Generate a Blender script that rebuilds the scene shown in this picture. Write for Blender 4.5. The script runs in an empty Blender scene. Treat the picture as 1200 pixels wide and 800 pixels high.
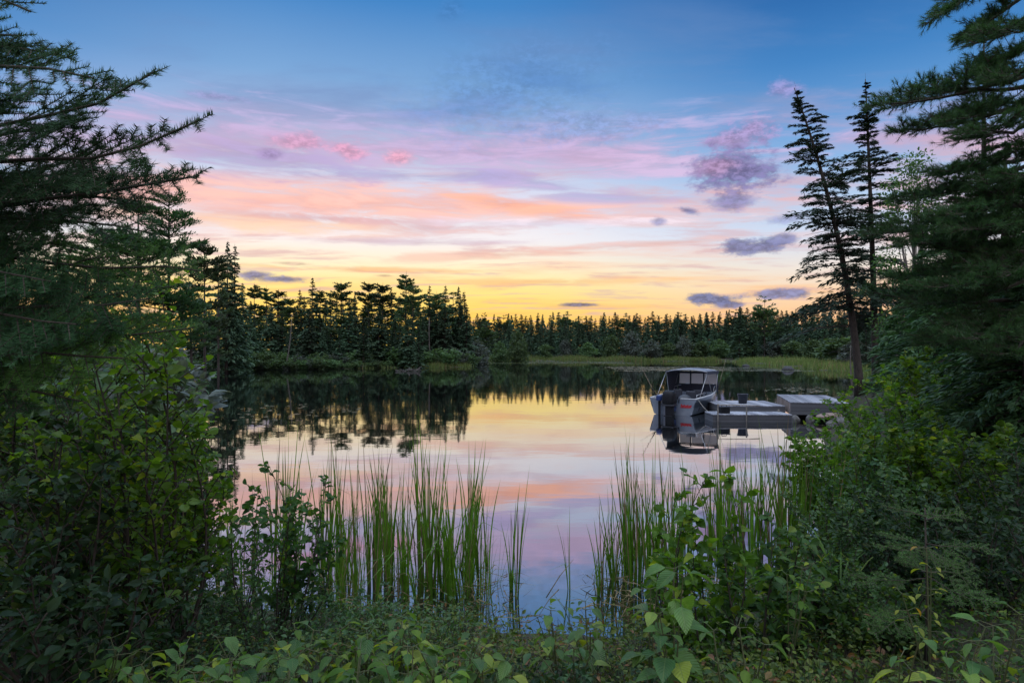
import bpy, bmesh, math, random
import numpy as np
from mathutils import Vector, Matrix

random.seed(7)
RAD = math.radians
C = bpy.context.scene.collection
scene = bpy.context.scene

# ------------------------------------------------------------------ camera
EYE, FPX, HZ = 2.9, 760.0, 410.0          # eye height over the water, focal length and horizon row of the 1200 px photograph


def at(px, py, Y):
    """world point at depth Y that the photograph shows at pixel px, py"""
    return np.array([(px - 600.0) / FPX * Y, Y, EYE - (py - HZ) / FPX * Y])


cam_data = bpy.data.cameras.new('camera')
cam = bpy.data.objects.new('camera', cam_data)
C.objects.link(cam)
cam.location = (0, 0, EYE)
cam.rotation_euler = (RAD(90), 0, 0)
cam_data.sensor_width = 36.0
cam_data.lens = FPX / 1200.0 * 36.0
cam_data.shift_y = (HZ - 400.0) / 1200.0
cam_data.clip_start = 0.05
cam_data.clip_end = 6000
scene.camera = cam

scene.view_settings.view_transform = 'Standard'
scene.view_settings.look = 'None'
scene.view_settings.gamma = 1.0
scene.view_settings.exposure = 0.15
scene.view_settings.use_curve_mapping = False
scene.cycles.use_denoising = True
scene.cycles.max_bounces = 6
scene.cycles.diffuse_bounces = 3
scene.cycles.glossy_bounces = 3
scene.cycles.transmission_bounces = 4
scene.cycles.transparent_max_bounces = 6
scene.cycles.caustics_reflective = False
scene.cycles.caustics_refractive = False


def lin(r, g, b):
    f = lambda c: (c / 12.92 if c <= 0.04045 else ((c + 0.055) / 1.055) ** 2.4)
    return (f(r / 255.0), f(g / 255.0), f(b / 255.0), 1.0)


# ------------------------------------------------------------------ node helpers
class NT:
    def __init__(self, tree):
        self.t = tree
        self.n = tree.nodes
        self.l = tree.links

    def add(self, typ, **kw):
        nd = self.n.new(typ)
        for k, v in kw.items():
            setattr(nd, k, v)
        return nd

    def link(self, a, b):
        self.l.new(a, b)

    def setin(self, sock, v):
        if isinstance(v, bpy.types.NodeSocket):
            self.l.new(v, sock)
        else:
            sock.default_value = v

    def math(self, op, a, b=None, c=None, clamp=False):
        nd = self.n.new('ShaderNodeMath')
        nd.operation = op
        nd.use_clamp = clamp
        self.setin(nd.inputs[0], a)
        if b is not None:
            self.setin(nd.inputs[1], b)
        if c is not None:
            self.setin(nd.inputs[2], c)
        return nd.outputs[0]

    def smooth(self, v, lo, hi, to0=0.0, to1=1.0):
        nd = self.n.new('ShaderNodeMapRange')
        nd.interpolation_type = 'SMOOTHSTEP'
        self.setin(nd.inputs['Value'], v)
        nd.inputs['From Min'].default_value = lo
        nd.inputs['From Max'].default_value = hi
        nd.inputs['To Min'].default_value = to0
        nd.inputs['To Max'].default_value = to1
        return nd.outputs['Result']

    def mix(self, fac, a, b, blend='MIX'):
        nd = self.n.new('ShaderNodeMix')
        nd.data_type = 'RGBA'
        nd.blend_type = blend
        self.setin(nd.inputs[0], fac)
        self.setin(nd.inputs[6], a)
        self.setin(nd.inputs[7], b)
        return nd.outputs[2]

    def noise(self, vec, scale, detail=4.0, rough=0.55, dist=0.0):
        nd = self.n.new('ShaderNodeTexNoise')
        nd.inputs['Scale'].default_value = scale
        nd.inputs['Detail'].default_value = detail
        nd.inputs['Roughness'].default_value = rough
        nd.inputs['Distortion'].default_value = dist
        if vec is not None:
            self.l.new(vec, nd.inputs['Vector'])
        return nd

    def ramp(self, fac, stops, interp='LINEAR'):
        nd = self.n.new('ShaderNodeValToRGB')
        cr = nd.color_ramp
        cr.interpolation = interp
        while len(cr.elements) > 1:
            cr.elements.remove(cr.elements[-1])
        cr.elements[0].position = stops[0][0]
        cr.elements[0].color = stops[0][1]
        for p, c in stops[1:]:
            e = cr.elements.new(p)
            e.color = c
        self.setin(nd.inputs[0], fac)
        return nd.outputs[0]

    def combine(self, x, y, z):
        nd = self.n.new('ShaderNodeCombineXYZ')
        for i, v in enumerate((x, y, z)):
            self.setin(nd.inputs[i], v)
        return nd.outputs[0]


# ------------------------------------------------------------------ sky: dusk, sun just gone behind the left stand
SUN_AZ = -17.0       # degrees, + is to the right of straight ahead
world = bpy.data.worlds.new("World")
scene.world = world
world.use_nodes = True
w = NT(world.node_tree)
for nd in list(w.n):
    w.n.remove(nd)
w_out = w.add('ShaderNodeOutputWorld')
w_bg = w.add('ShaderNodeBackground')
w.link(w_bg.outputs[0], w_out.inputs[0])
tc = w.add('ShaderNodeTexCoord')
sep = w.add('ShaderNodeSeparateXYZ')
w.link(tc.outputs['Generated'], sep.inputs[0])
dx, dy, dz = sep.outputs
az = w.math('MULTIPLY', w.math('ARCTAN2', dx, dy), 180 / math.pi)
el = w.math('MULTIPLY', w.math('ARCSINE', dz), 180 / math.pi)
el0 = w.math('MAXIMUM', el, 0.0)
elf = w.math('DIVIDE', el0, 90.0)


def sky_ramp(stops):
    return w.ramp(elf, [(e / 90.0, lin(*c)) for e, c in stops])


r_sun = sky_ramp([(0, (255, 190, 78)), (2.5, (255, 204, 92)), (4.2, (255, 222, 122)), (5.6, (255, 230, 148)), (7.2, (254, 238, 198)),
                  (9.5, (244, 238, 240)), (13, (222, 224, 242)), (16, (190, 202, 230)), (19, (160, 186, 224)), (22, (122, 166, 214)),
                  (28, (62, 130, 196)), (40, (100, 150, 200)), (60, (180, 192, 210)), (90, (188, 196, 210))])
r_side = sky_ramp([(0, (250, 188, 130)), (2.5, (252, 198, 144)), (4.5, (248, 214, 178)), (6.5, (238, 226, 214)), (9, (208, 220, 240)),
                   (12, (176, 204, 236)), (15, (138, 180, 226)), (18, (102, 156, 212)), (22, (66, 130, 194)), (28, (34, 96, 164)),
                   (40, (110, 150, 198)), (60, (180, 192, 210)), (90, (188, 196, 210))])
r_back = sky_ramp([(0, (140, 136, 150)), (10, (160, 156, 172)), (25, (176, 180, 196)), (45, (184, 192, 208)), (90, (188, 196, 210))])
daz = w.math('ABSOLUTE', w.math('SUBTRACT', az, SUN_AZ + 6))
base = w.mix(w.smooth(daz, 8, 36), r_sun, r_side)
base = w.mix(w.smooth(daz, 60, 130), base, r_back)

nish = w.add('ShaderNodeTexSky', sky_type='NISHITA')
nish.sun_disc = False
nish.sun_elevation = RAD(1.0)
nish.sun_rotation = RAD(SUN_AZ)
nish.altitude = 200
nish.dust_density = 1.5
nv = w.n.new('ShaderNodeVectorMath')
nv.operation = 'SCALE'
w.link(nish.outputs[0], nv.inputs[0])
nv.inputs['Scale'].default_value = 0.10
base = w.mix(0.06, base, nv.outputs[0])

# warm glow where the sun went down
gl = w.math('ADD', w.math('POWER', w.math('DIVIDE', w.math('SUBTRACT', az, SUN_AZ - 1), 17.0), 2.0),
            w.math('POWER', w.math('DIVIDE', el0, 5.2), 2.0))
base = w.mix(w.math('MULTIPLY', w.smooth(gl, 1.0, 0.0), 0.9), base, lin(255, 222, 104))

# cloud sheets on a high plane, so they foreshorten towards the horizon
zz = w.math('ADD', w.math('MAXIMUM', dz, 0.0), 0.07)
pl = w.combine(w.math('DIVIDE', dx, zz), w.math('DIVIDE', dy, zz), 0.0)
mp = w.add('ShaderNodeMapping')
mp.inputs['Rotation'].default_value = (0, 0, RAD(14))
mp.inputs['Scale'].default_value = (0.42, 1.0, 1.0)
w.link(pl, mp.inputs[0])
n1 = w.noise(mp.outputs[0], 1.15, 7, 0.58, 0.35).outputs[0]
n2 = w.noise(mp.outputs[0], 3.1, 6, 0.62, 0.2).outputs[0]
mix12 = w.math('ADD', w.math('MULTIPLY', n1, 0.68), w.math('MULTIPLY', n2, 0.32))
streak_col = w.ramp(elf, [(0, lin(246, 172, 96)), (5 / 90, lin(248, 180, 104)), (8 / 90, lin(244, 184, 158)), (12 / 90, lin(242, 172, 160)),
                          (16 / 90, lin(196, 164, 196)), (20 / 90, lin(120, 146, 192)), (30 / 90, lin(78, 122, 178)), (50 / 90, lin(170, 184, 206)), (1, lin(180, 190, 208))])
front = w.smooth(daz, 100, 55)
m1 = w.math('MULTIPLY', w.smooth(mix12, 0.46, 0.63), 0.8)
m1 = w.math('MULTIPLY', m1, w.smooth(el0, 36, 20))
m1 = w.math('MULTIPLY', m1, w.smooth(el0, 4, 14, 0.5, 1.0))
sky = w.mix(m1, base, streak_col)
m1b = w.math('MULTIPLY', w.math('MULTIPLY', w.smooth(n2, 0.50, 0.66), 0.5), w.smooth(el0, 22, 8))
sky = w.mix(m1b, sky, lin(206, 170, 178))

# ragged direction coordinates for the individual clouds
cdir = w.combine(az, w.math('MULTIPLY', el, 1.9), 0.0)
nw = w.noise(cdir, 0.30, 6, 0.62)
nf = w.noise(cdir, 1.1, 6, 0.68)
wa = w.math('MULTIPLY', w.math('SUBTRACT', nw.outputs[0], 0.5), 1.0)
wf = w.math('MULTIPLY', w.math('SUBTRACT', nf.outputs[0], 0.5), 1.0)
rag = w.math('ADD', w.math('MULTIPLY', wa, 4.0), w.math('MULTIPLY', wf, 2.6))
sdir = w.combine(w.math('MULTIPLY', w.math('ADD', az, w.math('MULTIPLY', el, 1.2)), 0.45), w.math('MULTIPLY', el, 3.0), 0.0)
ws = w.math('SUBTRACT', w.noise(sdir, 0.33, 7, 0.62, 0.5).outputs[0], 0.5)
rag_s = w.math('MULTIPLY', ws, 5.0)


def dirdeg(px, py):
    a = math.atan((px - 600) / FPX)
    return math.degrees(a), math.degrees(math.atan((HZ - py) / FPX * math.cos(a)))


def cloud(px, py, wx, wy, col, strength=1.0, soft=0.6, ragged=1.0, tilt=0.0, streak=False):
    """one cloud: centre and half size given by its direction; ragged by noise"""
    global sky
    a0, e0 = dirdeg(px, py)
    k = 180 / math.pi / FPX
    u = w.math('SUBTRACT', az, a0)
    v = w.math('SUBTRACT', el, e0)
    if tilt:
        v = w.math('SUBTRACT', v, w.math('MULTIPLY', u, tilt))
    d = w.math('ADD', w.math('POWER', w.math('DIVIDE', u, wx * k), 2.0), w.math('POWER', w.math('DIVIDE', v, wy * k), 2.0))
    d = w.math('SQRT', d)
    d = w.math('ADD', d, w.math('MULTIPLY', rag_s if streak else rag, -ragged))
    m = w.math('MULTIPLY', w.smooth(d, 1.0 + soft * 0.6, 1.0 - soft * 0.9), strength)
    lo = tuple(c * 0.86 for c in col)
    hi = tuple(min(255, c * 1.10 + 8) for c in col)
    if streak:
        lo = tuple(c * 0.95 for c in col)
        hi = tuple(min(255, c * 1.05 + 4) for c in col)
    sky = w.mix(m, sky, w.mix(w.smooth(ws if streak else wf, -0.14, 0.14), lin(*lo), lin(*hi)))


# broad coloured bands
cloud(440, 238, 270, 20, (247, 184, 168), 0.85, 1.0, 0.8, tilt=-0.02, streak=True)
cloud(330, 262, 170, 9, (250, 196, 160), 0.7, 1.0, 0.8, streak=True)
cloud(600, 240, 90, 7, (248, 176, 150), 0.8, 0.9, 0.8, tilt=-0.16, streak=True)
cloud(520, 178, 300, 24, (196, 168, 204), 0.75, 1.0, 0.9, streak=True)
cloud(560, 146, 280, 13, (166, 166, 208), 0.5, 1.0, 0.9, streak=True)
cloud(620, 214, 90, 9, (170, 160, 202), 0.7, 0.9, 0.9, tilt=-0.12, streak=True)
cloud(760, 196, 120, 11, (204, 176, 208), 0.65, 1.0, 0.9, streak=True)
cloud(300, 186, 90, 16, (160, 150, 192), 0.6, 1.0, 0.9, streak=True)
cloud(500, 268, 60, 10, (206, 164, 176), 0.5, 1.0, 0.9, streak=True)
cloud(560, 300, 120, 5, (226, 176, 158), 0.6, 1.0, 0.9, tilt=0.04, streak=True)
cloud(640, 330, 150, 4, (240, 180, 122), 0.6, 1.0, 0.9, streak=True)
cloud(480, 206, 150, 6, (158, 156, 200), 0.55, 1.0, 1.0, tilt=0.03, streak=True)
cloud(700, 232, 90, 5, (158, 162, 206), 0.6, 1.0, 1.0, tilt=-0.05, streak=True)
cloud(380, 256, 130, 4, (206, 152, 160), 0.6, 1.0, 1.0, streak=True)
cloud(760, 286, 120, 4, (218, 172, 164), 0.6, 1.0, 1.0, tilt=0.03, streak=True)
cloud(500, 284, 110, 4, (198, 176, 192), 0.55, 1.0, 1.0, tilt=0.02, streak=True)
cloud(640, 262, 140, 5, (222, 222, 240), 0.6, 1.0, 1.0, streak=True)
cloud(430, 316, 110, 3, (232, 164, 104), 0.6, 1.0, 0.9, streak=True)
# pink puffs
cloud(352, 166, 26, 8, (206, 146, 178), 0.6, 0.8, 0.6)
cloud(406, 176, 26, 9, (214, 144, 172), 0.65, 0.8, 0.6, tilt=-0.15)
cloud(465, 184, 19, 8, (226, 152, 172), 0.65, 0.8, 0.5)
cloud(318, 182, 13, 6, (150, 130, 176), 0.7, 0.8, 0.5)
cloud(250, 113, 24, 4, (148, 140, 188), 0.6, 0.9, 0.6)
cloud(920, 104, 18, 7, (150, 140, 192), 0.7, 0.9, 0.6)
# blue mottled patch overhead
cloud(590, 112, 95, 38, (88, 130, 186), 0.6, 1.5, 0.55, tilt=0.1)
cloud(640, 92, 60, 12, (80, 124, 182), 0.5, 1.3, 0.7, tilt=-0.2, streak=True)
cloud(540, 128, 70, 9, (104, 138, 192), 0.5, 1.3, 0.7, tilt=0.15, streak=True)
cloud(690, 150, 70, 14, (126, 146, 196), 0.6, 1.0, 1.0)
cloud(530, 12, 14, 12, (70, 118, 176), 0.35, 1.2, 0.8)
# slate cumulus on the right
cloud(868, 158, 36, 13, (160, 138, 184), 0.8, 0.8, 0.8, tilt=0.2)
cloud(858, 200, 44, 22, (118, 112, 158), 0.95, 0.6, 0.75, tilt=-0.08)
cloud(842, 196, 22, 9, (176, 140, 174), 0.6, 0.9, 0.8)
cloud(858, 236, 26, 9, (128, 122, 166), 0.8, 0.8, 0.7)
cloud(806, 247, 12, 4, (112, 120, 166), 0.85, 0.7, 0.6, tilt=-0.2)
cloud(772, 259, 9, 5, (120, 126, 172), 0.7, 0.8, 0.6)
cloud(884, 289, 34, 8, (112, 114, 154), 0.9, 0.6, 0.7)
cloud(915, 281, 22, 6, (120, 122, 162), 0.85, 0.7, 0.7)
cloud(920, 258, 22, 5, (140, 146, 188), 0.7, 0.8, 0.7)
cloud(832, 351, 27, 6.5, (106, 112, 150), 0.95, 0.5, 0.6)
cloud(852, 357, 16, 4, (112, 114, 150), 0.9, 0.6, 0.6)
cloud(915, 344, 34, 5, (118, 124, 166), 0.9, 0.6, 0.6)
cloud(680, 357, 22, 2.6, (120, 112, 132), 0.95, 0.6, 0.4)
cloud(328, 327, 34, 4, (116, 116, 152), 0.9, 0.6, 0.5)
cloud(300, 322, 20, 4, (124, 120, 156), 0.9, 0.6, 0.5)
cloud(345, 309, 18, 2, (196, 166, 146), 0.7, 0.8, 0.5)
cloud(450, 323, 10, 1.6, (196, 160, 130), 0.7, 0.8, 0.5)

# below the horizon the sky dome is only ever seen through nothing; keep it dark like the ground
sky = w.mix(w.smooth(el, -0.2, -2.0), sky, lin(60, 62, 66))
# unseen sky overhead and behind the camera, brightened to light the foreground
w.link(sky, w_bg.inputs[0])
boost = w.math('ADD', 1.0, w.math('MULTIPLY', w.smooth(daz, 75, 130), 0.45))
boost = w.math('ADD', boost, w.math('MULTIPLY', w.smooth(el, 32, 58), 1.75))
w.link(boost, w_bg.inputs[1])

sun_d = bpy.data.lights.new('sun', 'SUN')
sun_d.energy = 0.05
sun_d.angle = RAD(3)
sun_d.color = (1.0, 0.62, 0.34)
sun = bpy.data.objects.new('sun', sun_d)
C.objects.link(sun)
sd = Vector((math.sin(RAD(SUN_AZ)) * math.cos(RAD(0.8)), math.cos(RAD(SUN_AZ)) * math.cos(RAD(0.8)), math.sin(RAD(0.8))))
sun.rotation_euler = sd.to_track_quat('Z', 'Y').to_euler()
sun.location = (-30, 60, 40)


# ------------------------------------------------------------------ object helpers
def tag(o, label=None, cat=None, group=None, kind=None):
    if label:
        o['label'] = label
    if cat:
        o['category'] = cat
    if group:
        o['group'] = group
    if kind:
        o['kind'] = kind
    return o


def empty(name, loc=(0, 0, 0), rz=0.0):
    o = bpy.data.objects.new(name, None)
    o.empty_display_size = 0.2
    C.objects.link(o)
    o.location = loc
    o.rotation_euler = (0, 0, rz)
    return o


def mesh_np(name, V, F, mats, mi=None, smooth=False, uv=None):
    V = np.asarray(V, dtype=np.float32)
    F = np.asarray(F, dtype=np.int32)
    me = bpy.data.meshes.new(name)
    me.vertices.add(len(V))
    me.vertices.foreach_set('co', V.ravel())
    k = F.shape[1]
    me.loops.add(F.size)
    me.loops.foreach_set('vertex_index', F.ravel())
    me.polygons.add(len(F))
    me.polygons.foreach_set('loop_start', np.arange(0, F.size, k, dtype=np.int32))
    try:
        me.polygons.foreach_set('loop_total', np.full(len(F), k, dtype=np.int32))
    except Exception:
        pass
    if not isinstance(mats, (list, tuple)):
        mats = [mats]
    for m in mats:
        me.materials.append(m)
    if mi is not None:
        me.polygons.foreach_set('material_index', np.asarray(mi, dtype=np.int32))
    me.polygons.foreach_set('use_smooth', np.full(len(F), bool(smooth)))
    if uv is not None:
        lay = me.uv_layers.new(name='UVMap')
        lay.data.foreach_set('uv', np.asarray(uv, dtype=np.float32)[F.ravel()].ravel())
    me.update(calc_edges=True)
    return me


def obj(name, me, parent=None, loc=None):
    o = bpy.data.objects.new(name, me)
    C.objects.link(o)
    if parent is not None:
        o.parent = parent
    if loc is not None:
        o.location = loc
    return o


def copy_tree(o, parent=None):
    c = o.copy()
    C.objects.link(c)
    c.parent = parent
    for ch in o.children:
        copy_tree(ch, c)
    return c


class Acc:
    """collects triangle soups and joins them into one mesh"""

    def __init__(self):
        self.V, self.F, self.M, self.U, self.n = [], [], [], [], 0

    def add(self, V, F, m=0, uv=None):
        V = np.asarray(V, dtype=float)
        F = np.asarray(F, dtype=int)
        if len(V) == 0:
            return
        if F.shape[1] == 4:
            F = np.concatenate([F[:, [0, 1, 2]], F[:, [0, 2, 3]]])
        self.V.append(V)
        self.F.append(F + self.n)
        self.M.append(np.full(len(F), m))
        self.U.append(np.zeros((len(V), 2)) if uv is None else uv)
        self.n += len(V)

    def mesh(self, name, mats, smooth=False, uv=False):
        return mesh_np(name, np.concatenate(self.V), np.concatenate(self.F), mats, np.concatenate(self.M), smooth,
                       np.concatenate(self.U) if uv else None)


def norm(a):
    a = np.asarray(a, dtype=float)
    return a / np.maximum(np.linalg.norm(a, axis=-1, keepdims=True), 1e-9)


def frames(f, n):
    f = norm(f)
    s = norm(np.cross(f, n))
    n2 = np.cross(s, f)
    return np.stack([s, f, n2], axis=-1)


def scatter(tv, tf, P, M, S):
    P = np.asarray(P, dtype=float)
    S = np.asarray(S, dtype=float)
    N, k = len(P), len(tv)
    if S.ndim == 1:
        V = np.einsum('nij,kj->nki', M, tv) * S[:, None, None]
    else:
        V = np.einsum('nij,nkj->nki', M, tv[None] * S[:, None, :])
    V = V + P[:, None, :]
    F = tf[None] + (np.arange(N) * k)[:, None, None]
    return V.reshape(-1, 3), F.reshape(-1, tf.shape[1])


def tube(pts, rads, k=6, cap=True):
    pts = np.asarray(pts, dtype=float)
    n = len(pts)
    rads = np.full(n, rads) if np.isscalar(rads) else np.asarray(rads, dtype=float)
    t = norm(np.gradient(pts, axis=0))
    ref = np.array([0.31, 0.17, 0.93]) if abs(t[0, 2]) < 0.9 else np.array([0.97, 0.2, 0.1])
    s = norm(np.cross(t, ref))
    u = np.cross(s, t)
    a = np.arange(k) / k * 2 * math.pi
    ring = s[:, None, :] * np.cos(a)[None, :, None] + u[:, None, :] * np.sin(a)[None, :, None]
    V = (pts[:, None, :] + ring * rads[:, None, None]).reshape(-1, 3)
    i, j = np.meshgrid(np.arange(n - 1), np.arange(k), indexing='ij')
    i, j = i.ravel(), j.ravel()
    a0, a1 = i * k + j, i * k + (j + 1) % k
    F = np.stack([a0, a1, a1 + k, a0 + k], axis=1)
    F = np.concatenate([F[:, [0, 1, 2]], F[:, [0, 2, 3]]])
    if cap:
        V = np.concatenate([V, pts[[0, -1]]])
        m = n * k
        j = np.arange(k)
        F = np.concatenate([F, np.stack([np.full(k, m), (j + 1) % k, j], 1),
                            np.stack([np.full(k, m + 1), (n - 1) * k + j, (n - 1) * k + (j + 1) % k], 1)])
    return V, F


def prisms(P0, P1, r0, r1):
    """many thin three-sided twigs at once"""
    P0, P1 = np.asarray(P0, float), np.asarray(P1, float)
    N = len(P0)
    r0 = np.broadcast_to(r0, (N,)).astype(float)
    r1 = np.broadcast_to(r1, (N,)).astype(float)
    t = norm(P1 - P0)
    s = norm(np.cross(t, np.array([0.31, 0.27, 0.91])))
    u = np.cross(s, t)
    V = []
    for P, r in ((P0, r0), (P1, r1)):
        for k in range(3):
            a = k * 2 * math.pi / 3
            V.append(P + (s * math.cos(a) + u * math.sin(a)) * r[:, None])
    V = np.stack(V, 1).reshape(-1, 3)
    tf = np.array([[0, 1, 4], [0, 4, 3], [1, 2, 5], [1, 5, 4], [2, 0, 3], [2, 3, 5]])
    F = (tf[None] + (np.arange(N) * 6)[:, None, None]).reshape(-1, 3)
    return V, F


def box(x0, x1, y0, y1, z0, z1):
    V = np.array([[x, y, z] for z in (z0, z1) for y in (y0, y1) for x in (x0, x1)], float)
    F = np.array([[0, 2, 3, 1], [4, 5, 7, 6], [0, 1, 5, 4], [2, 6, 7, 3], [0, 4, 6, 2], [1, 3, 7, 5]])
    return V, F


def rotz(V, a, c=(0, 0)):
    V = np.array(V, float)
    x, y = V[:, 0] - c[0], V[:, 1] - c[1]
    V[:, 0] = c[0] + x * math.cos(a) - y * math.sin(a)
    V[:, 1] = c[1] + x * math.sin(a) + y * math.cos(a)
    return V


# ------------------------------------------------------------------ materials
def new_mat(name):
    m = bpy.data.materials.new(name)
    m.use_nodes = True
    t = NT(m.node_tree)
    b = t.n['Principled BSDF']
    return m, t, b


def foliage_mat(name, c1, c2, c3=None, c3_at=0.9, transl=0.35, rough=0.5, tint=(1.75, 1.65, 0.6), veins=False, spec=0.35, vary=0.25):
    """leaf: a different shade per leaf, light coming through it"""
    m, t, b = new_mat(name)
    g = t.add('ShaderNodeNewGeometry')
    rnd = g.outputs['Random Per Island']
    stops = [(0.0, (*c1, 1)), (0.8, (*c2, 1))]
    if c3:
        stops += [(c3_at, (*c2, 1)), (min(c3_at + 0.02, 1.0), (*c3, 1))]
    col = t.ramp(rnd, stops)
    tcn = t.add('ShaderNodeTexCoord')
    nz = t.noise(tcn.outputs['Object'], 9.0, 3, 0.6).outputs[0]
    hs = t.add('ShaderNodeHueSaturation')
    hs.inputs['Hue'].default_value = 0.5
    oi = t.add('ShaderNodeObjectInfo')
    t.link(t.math('MULTIPLY', t.smooth(nz, 0.3, 0.7, 0.78, 1.25), t.math('MULTIPLY_ADD', oi.outputs['Random'], vary * 1.3, 1.0 - vary * 0.5)), hs.inputs['Value'])
    t.link(t.math('MULTIPLY_ADD', oi.outputs['Random'], vary * 0.05, 0.5 - vary * 0.03), hs.inputs['Hue'])
    t.link(col, hs.inputs['Color'])
    col = hs.outputs[0]
    if veins:
        uvn = t.add('ShaderNodeUVMap')
        sx = t.add('ShaderNodeSeparateXYZ')
        t.link(uvn.outputs[0], sx.inputs[0])
        ax = t.math('ABSOLUTE', t.math('SUBTRACT', sx.outputs[0], 0.5))
        mid = t.smooth(ax, 0.035, 0.012)
        ph = t.math('SUBTRACT', t.math('MULTIPLY', sx.outputs[1], 8.0), t.math('MULTIPLY', ax, 7.0))
        tri = t.math('ABSOLUTE', t.math('SUBTRACT', t.math('FRACT', ph), 0.5))
        sidev = t.smooth(tri, 0.085, 0.02)
        vn = t.math('MAXIMUM', mid, t.math('MULTIPLY', sidev, 0.6))
        col = t.mix(t.math('MULTIPLY', vn, 0.45), col, (0.20, 0.27, 0.10, 1))
        bp = t.add('ShaderNodeBump')
        bp.inputs['Strength'].default_value = 0.5
        bp.inputs['Distance'].default_value = 0.004
        t.link(t.math('SUBTRACT', t.smooth(tri, 0.0, 0.5), vn), bp.inputs['Height'])
        t.link(bp.outputs[0], b.inputs['Normal'])
    t.link(col, b.inputs['Base Color'])
    b.inputs['Roughness'].default_value = rough
    b.inputs['Specular IOR Level'].default_value = spec
    tr = t.add('ShaderNodeBsdfTranslucent')
    t.link(t.mix(1.0, col, (*tint, 1), 'MULTIPLY'), tr.inputs['Color'])
    mx = t.add('ShaderNodeMixShader')
    mx.inputs[0].default_value = transl
    t.link(b.outputs[0], mx.inputs[1])
    t.link(tr.outputs[0], mx.inputs[2])
    t.link(mx.outputs[0], t.n['Material Output'].inputs[0])
    return m


def bark_mat(name, c1, c2, scale=14.0):
    m, t, b = new_mat(name)
    tcn = t.add('ShaderNodeTexCoord')
    mpn = t.add('ShaderNodeMapping')
    mpn.inputs['Scale'].default_value = (1, 1, 0.25)
    t.link(tcn.outputs['Object'], mpn.inputs[0])
    n = t.noise(mpn.outputs[0], scale, 6, 0.65, 0.3)
    t.link(t.ramp(n.outputs[0], [(0.3, (*c1, 1)), (0.7, (*c2, 1))]), b.inputs['Base Color'])
    b.inputs['Roughness'].default_value = 0.9
    bp = t.add('ShaderNodeBump')
    bp.inputs['Strength'].default_value = 0.8
    bp.inputs['Distance'].default_value = 0.02
    t.link(n.outputs[0], bp.inputs['Height'])
    t.link(bp.outputs[0], b.inputs['Normal'])
    return m


def plain_mat(name, c1, c2=None, rough=0.5, metal=0.0, scale=8.0, bump=0.0, spec=0.5, stretch=(1, 1, 1)):
    m, t, b = new_mat(name)
    c2 = c2 or tuple(x * 0.75 for x in c1)
    tcn = t.add('ShaderNodeTexCoord')
    mpn = t.add('ShaderNodeMapping')
    mpn.inputs['Scale'].default_value = stretch
    t.link(tcn.outputs['Object'], mpn.inputs[0])
    n = t.noise(mpn.outputs[0], scale, 5, 0.6)
    t.link(t.ramp(n.outputs[0], [(0.35, (*c1, 1)), (0.7, (*c2, 1))]), b.inputs['Base Color'])
    b.inputs['Roughness'].default_value = rough
    b.inputs['Metallic'].default_value = metal
    b.inputs['Specular IOR Level'].default_value = spec
    if bump:
        bp = t.add('ShaderNodeBump')
        bp.inputs['Strength'].default_value = bump
        bp.inputs['Distance'].default_value = 0.01
        t.link(n.outputs[0], bp.inputs['Height'])
        t.link(bp.outputs[0], b.inputs['Normal'])
    return m


M = {}
M['fir'] = foliage_mat('fir_needles', (0.018, 0.055, 0.022), (0.040, 0.098, 0.034), transl=0.15, spec=0.15, rough=0.5, tint=(1.2, 1.3, 0.7))
M['fir_light'] = foliage_mat('fir_new_lit_needles', (0.045, 0.120, 0.028), (0.095, 0.190, 0.045), transl=0.28, spec=0.15, rough=0.5, tint=(1.2, 1.3, 0.7))  # new growth, plus the lit green of the lower boughs in its colour
M['pine'] = foliage_mat('pine_needles', (0.030, 0.085, 0.032), (0.066, 0.145, 0.046), transl=0.3, rough=0.5, tint=(1.2, 1.3, 0.7))
M['spruce'] = foliage_mat('spruce_needles', (0.018, 0.040, 0.026), (0.034, 0.062, 0.036), transl=0.12, rough=0.6)
M['far_green'] = foliage_mat('far_conifer_needles', (0.036, 0.080, 0.048), (0.068, 0.120, 0.062), vary=0.85, transl=0.12, rough=0.7)
M['far_pine'] = foliage_mat('far_pine_needles', (0.042, 0.082, 0.042), (0.074, 0.120, 0.050), vary=0.8, transl=0.15, rough=0.7)
M['far_leaf'] = foliage_mat('far_broad_leaves', (0.050, 0.105, 0.045), (0.088, 0.150, 0.060), vary=0.7, transl=0.25, rough=0.6)
M['far_leaf_grey'] = foliage_mat('far_grey_leaves', (0.070, 0.095, 0.085), (0.105, 0.13, 0.11), transl=0.2, rough=0.6)
M['alder'] = foliage_mat('alder_leaves', (0.050, 0.120, 0.014), (0.105, 0.210, 0.022), (0.22, 0.30, 0.03), 0.90, transl=0.5, rough=0.42, spec=0.35)
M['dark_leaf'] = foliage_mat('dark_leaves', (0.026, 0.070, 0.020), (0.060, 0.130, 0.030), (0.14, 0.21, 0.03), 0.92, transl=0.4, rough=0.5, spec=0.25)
M['shaded_leaf'] = foliage_mat('deep_shade_leaves', (0.012, 0.034, 0.014), (0.030, 0.068, 0.024), (0.07, 0.11, 0.03), 0.95, transl=0.3, rough=0.5, spec=0.25)  # shade of the dark corners and thickets put into the leaf colour
M['blue_leaf'] = foliage_mat('dull_leaves', (0.040, 0.105, 0.040), (0.080, 0.165, 0.050), (0.16, 0.23, 0.04), 0.93, transl=0.38, rough=0.42, spec=0.4)
M['bright_leaf'] = foliage_mat('bright_leaves', (0.060, 0.145, 0.020), (0.140, 0.245, 0.030), (0.38, 0.40, 0.03), 0.93, transl=0.48, rough=0.48, spec=0.25)
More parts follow.
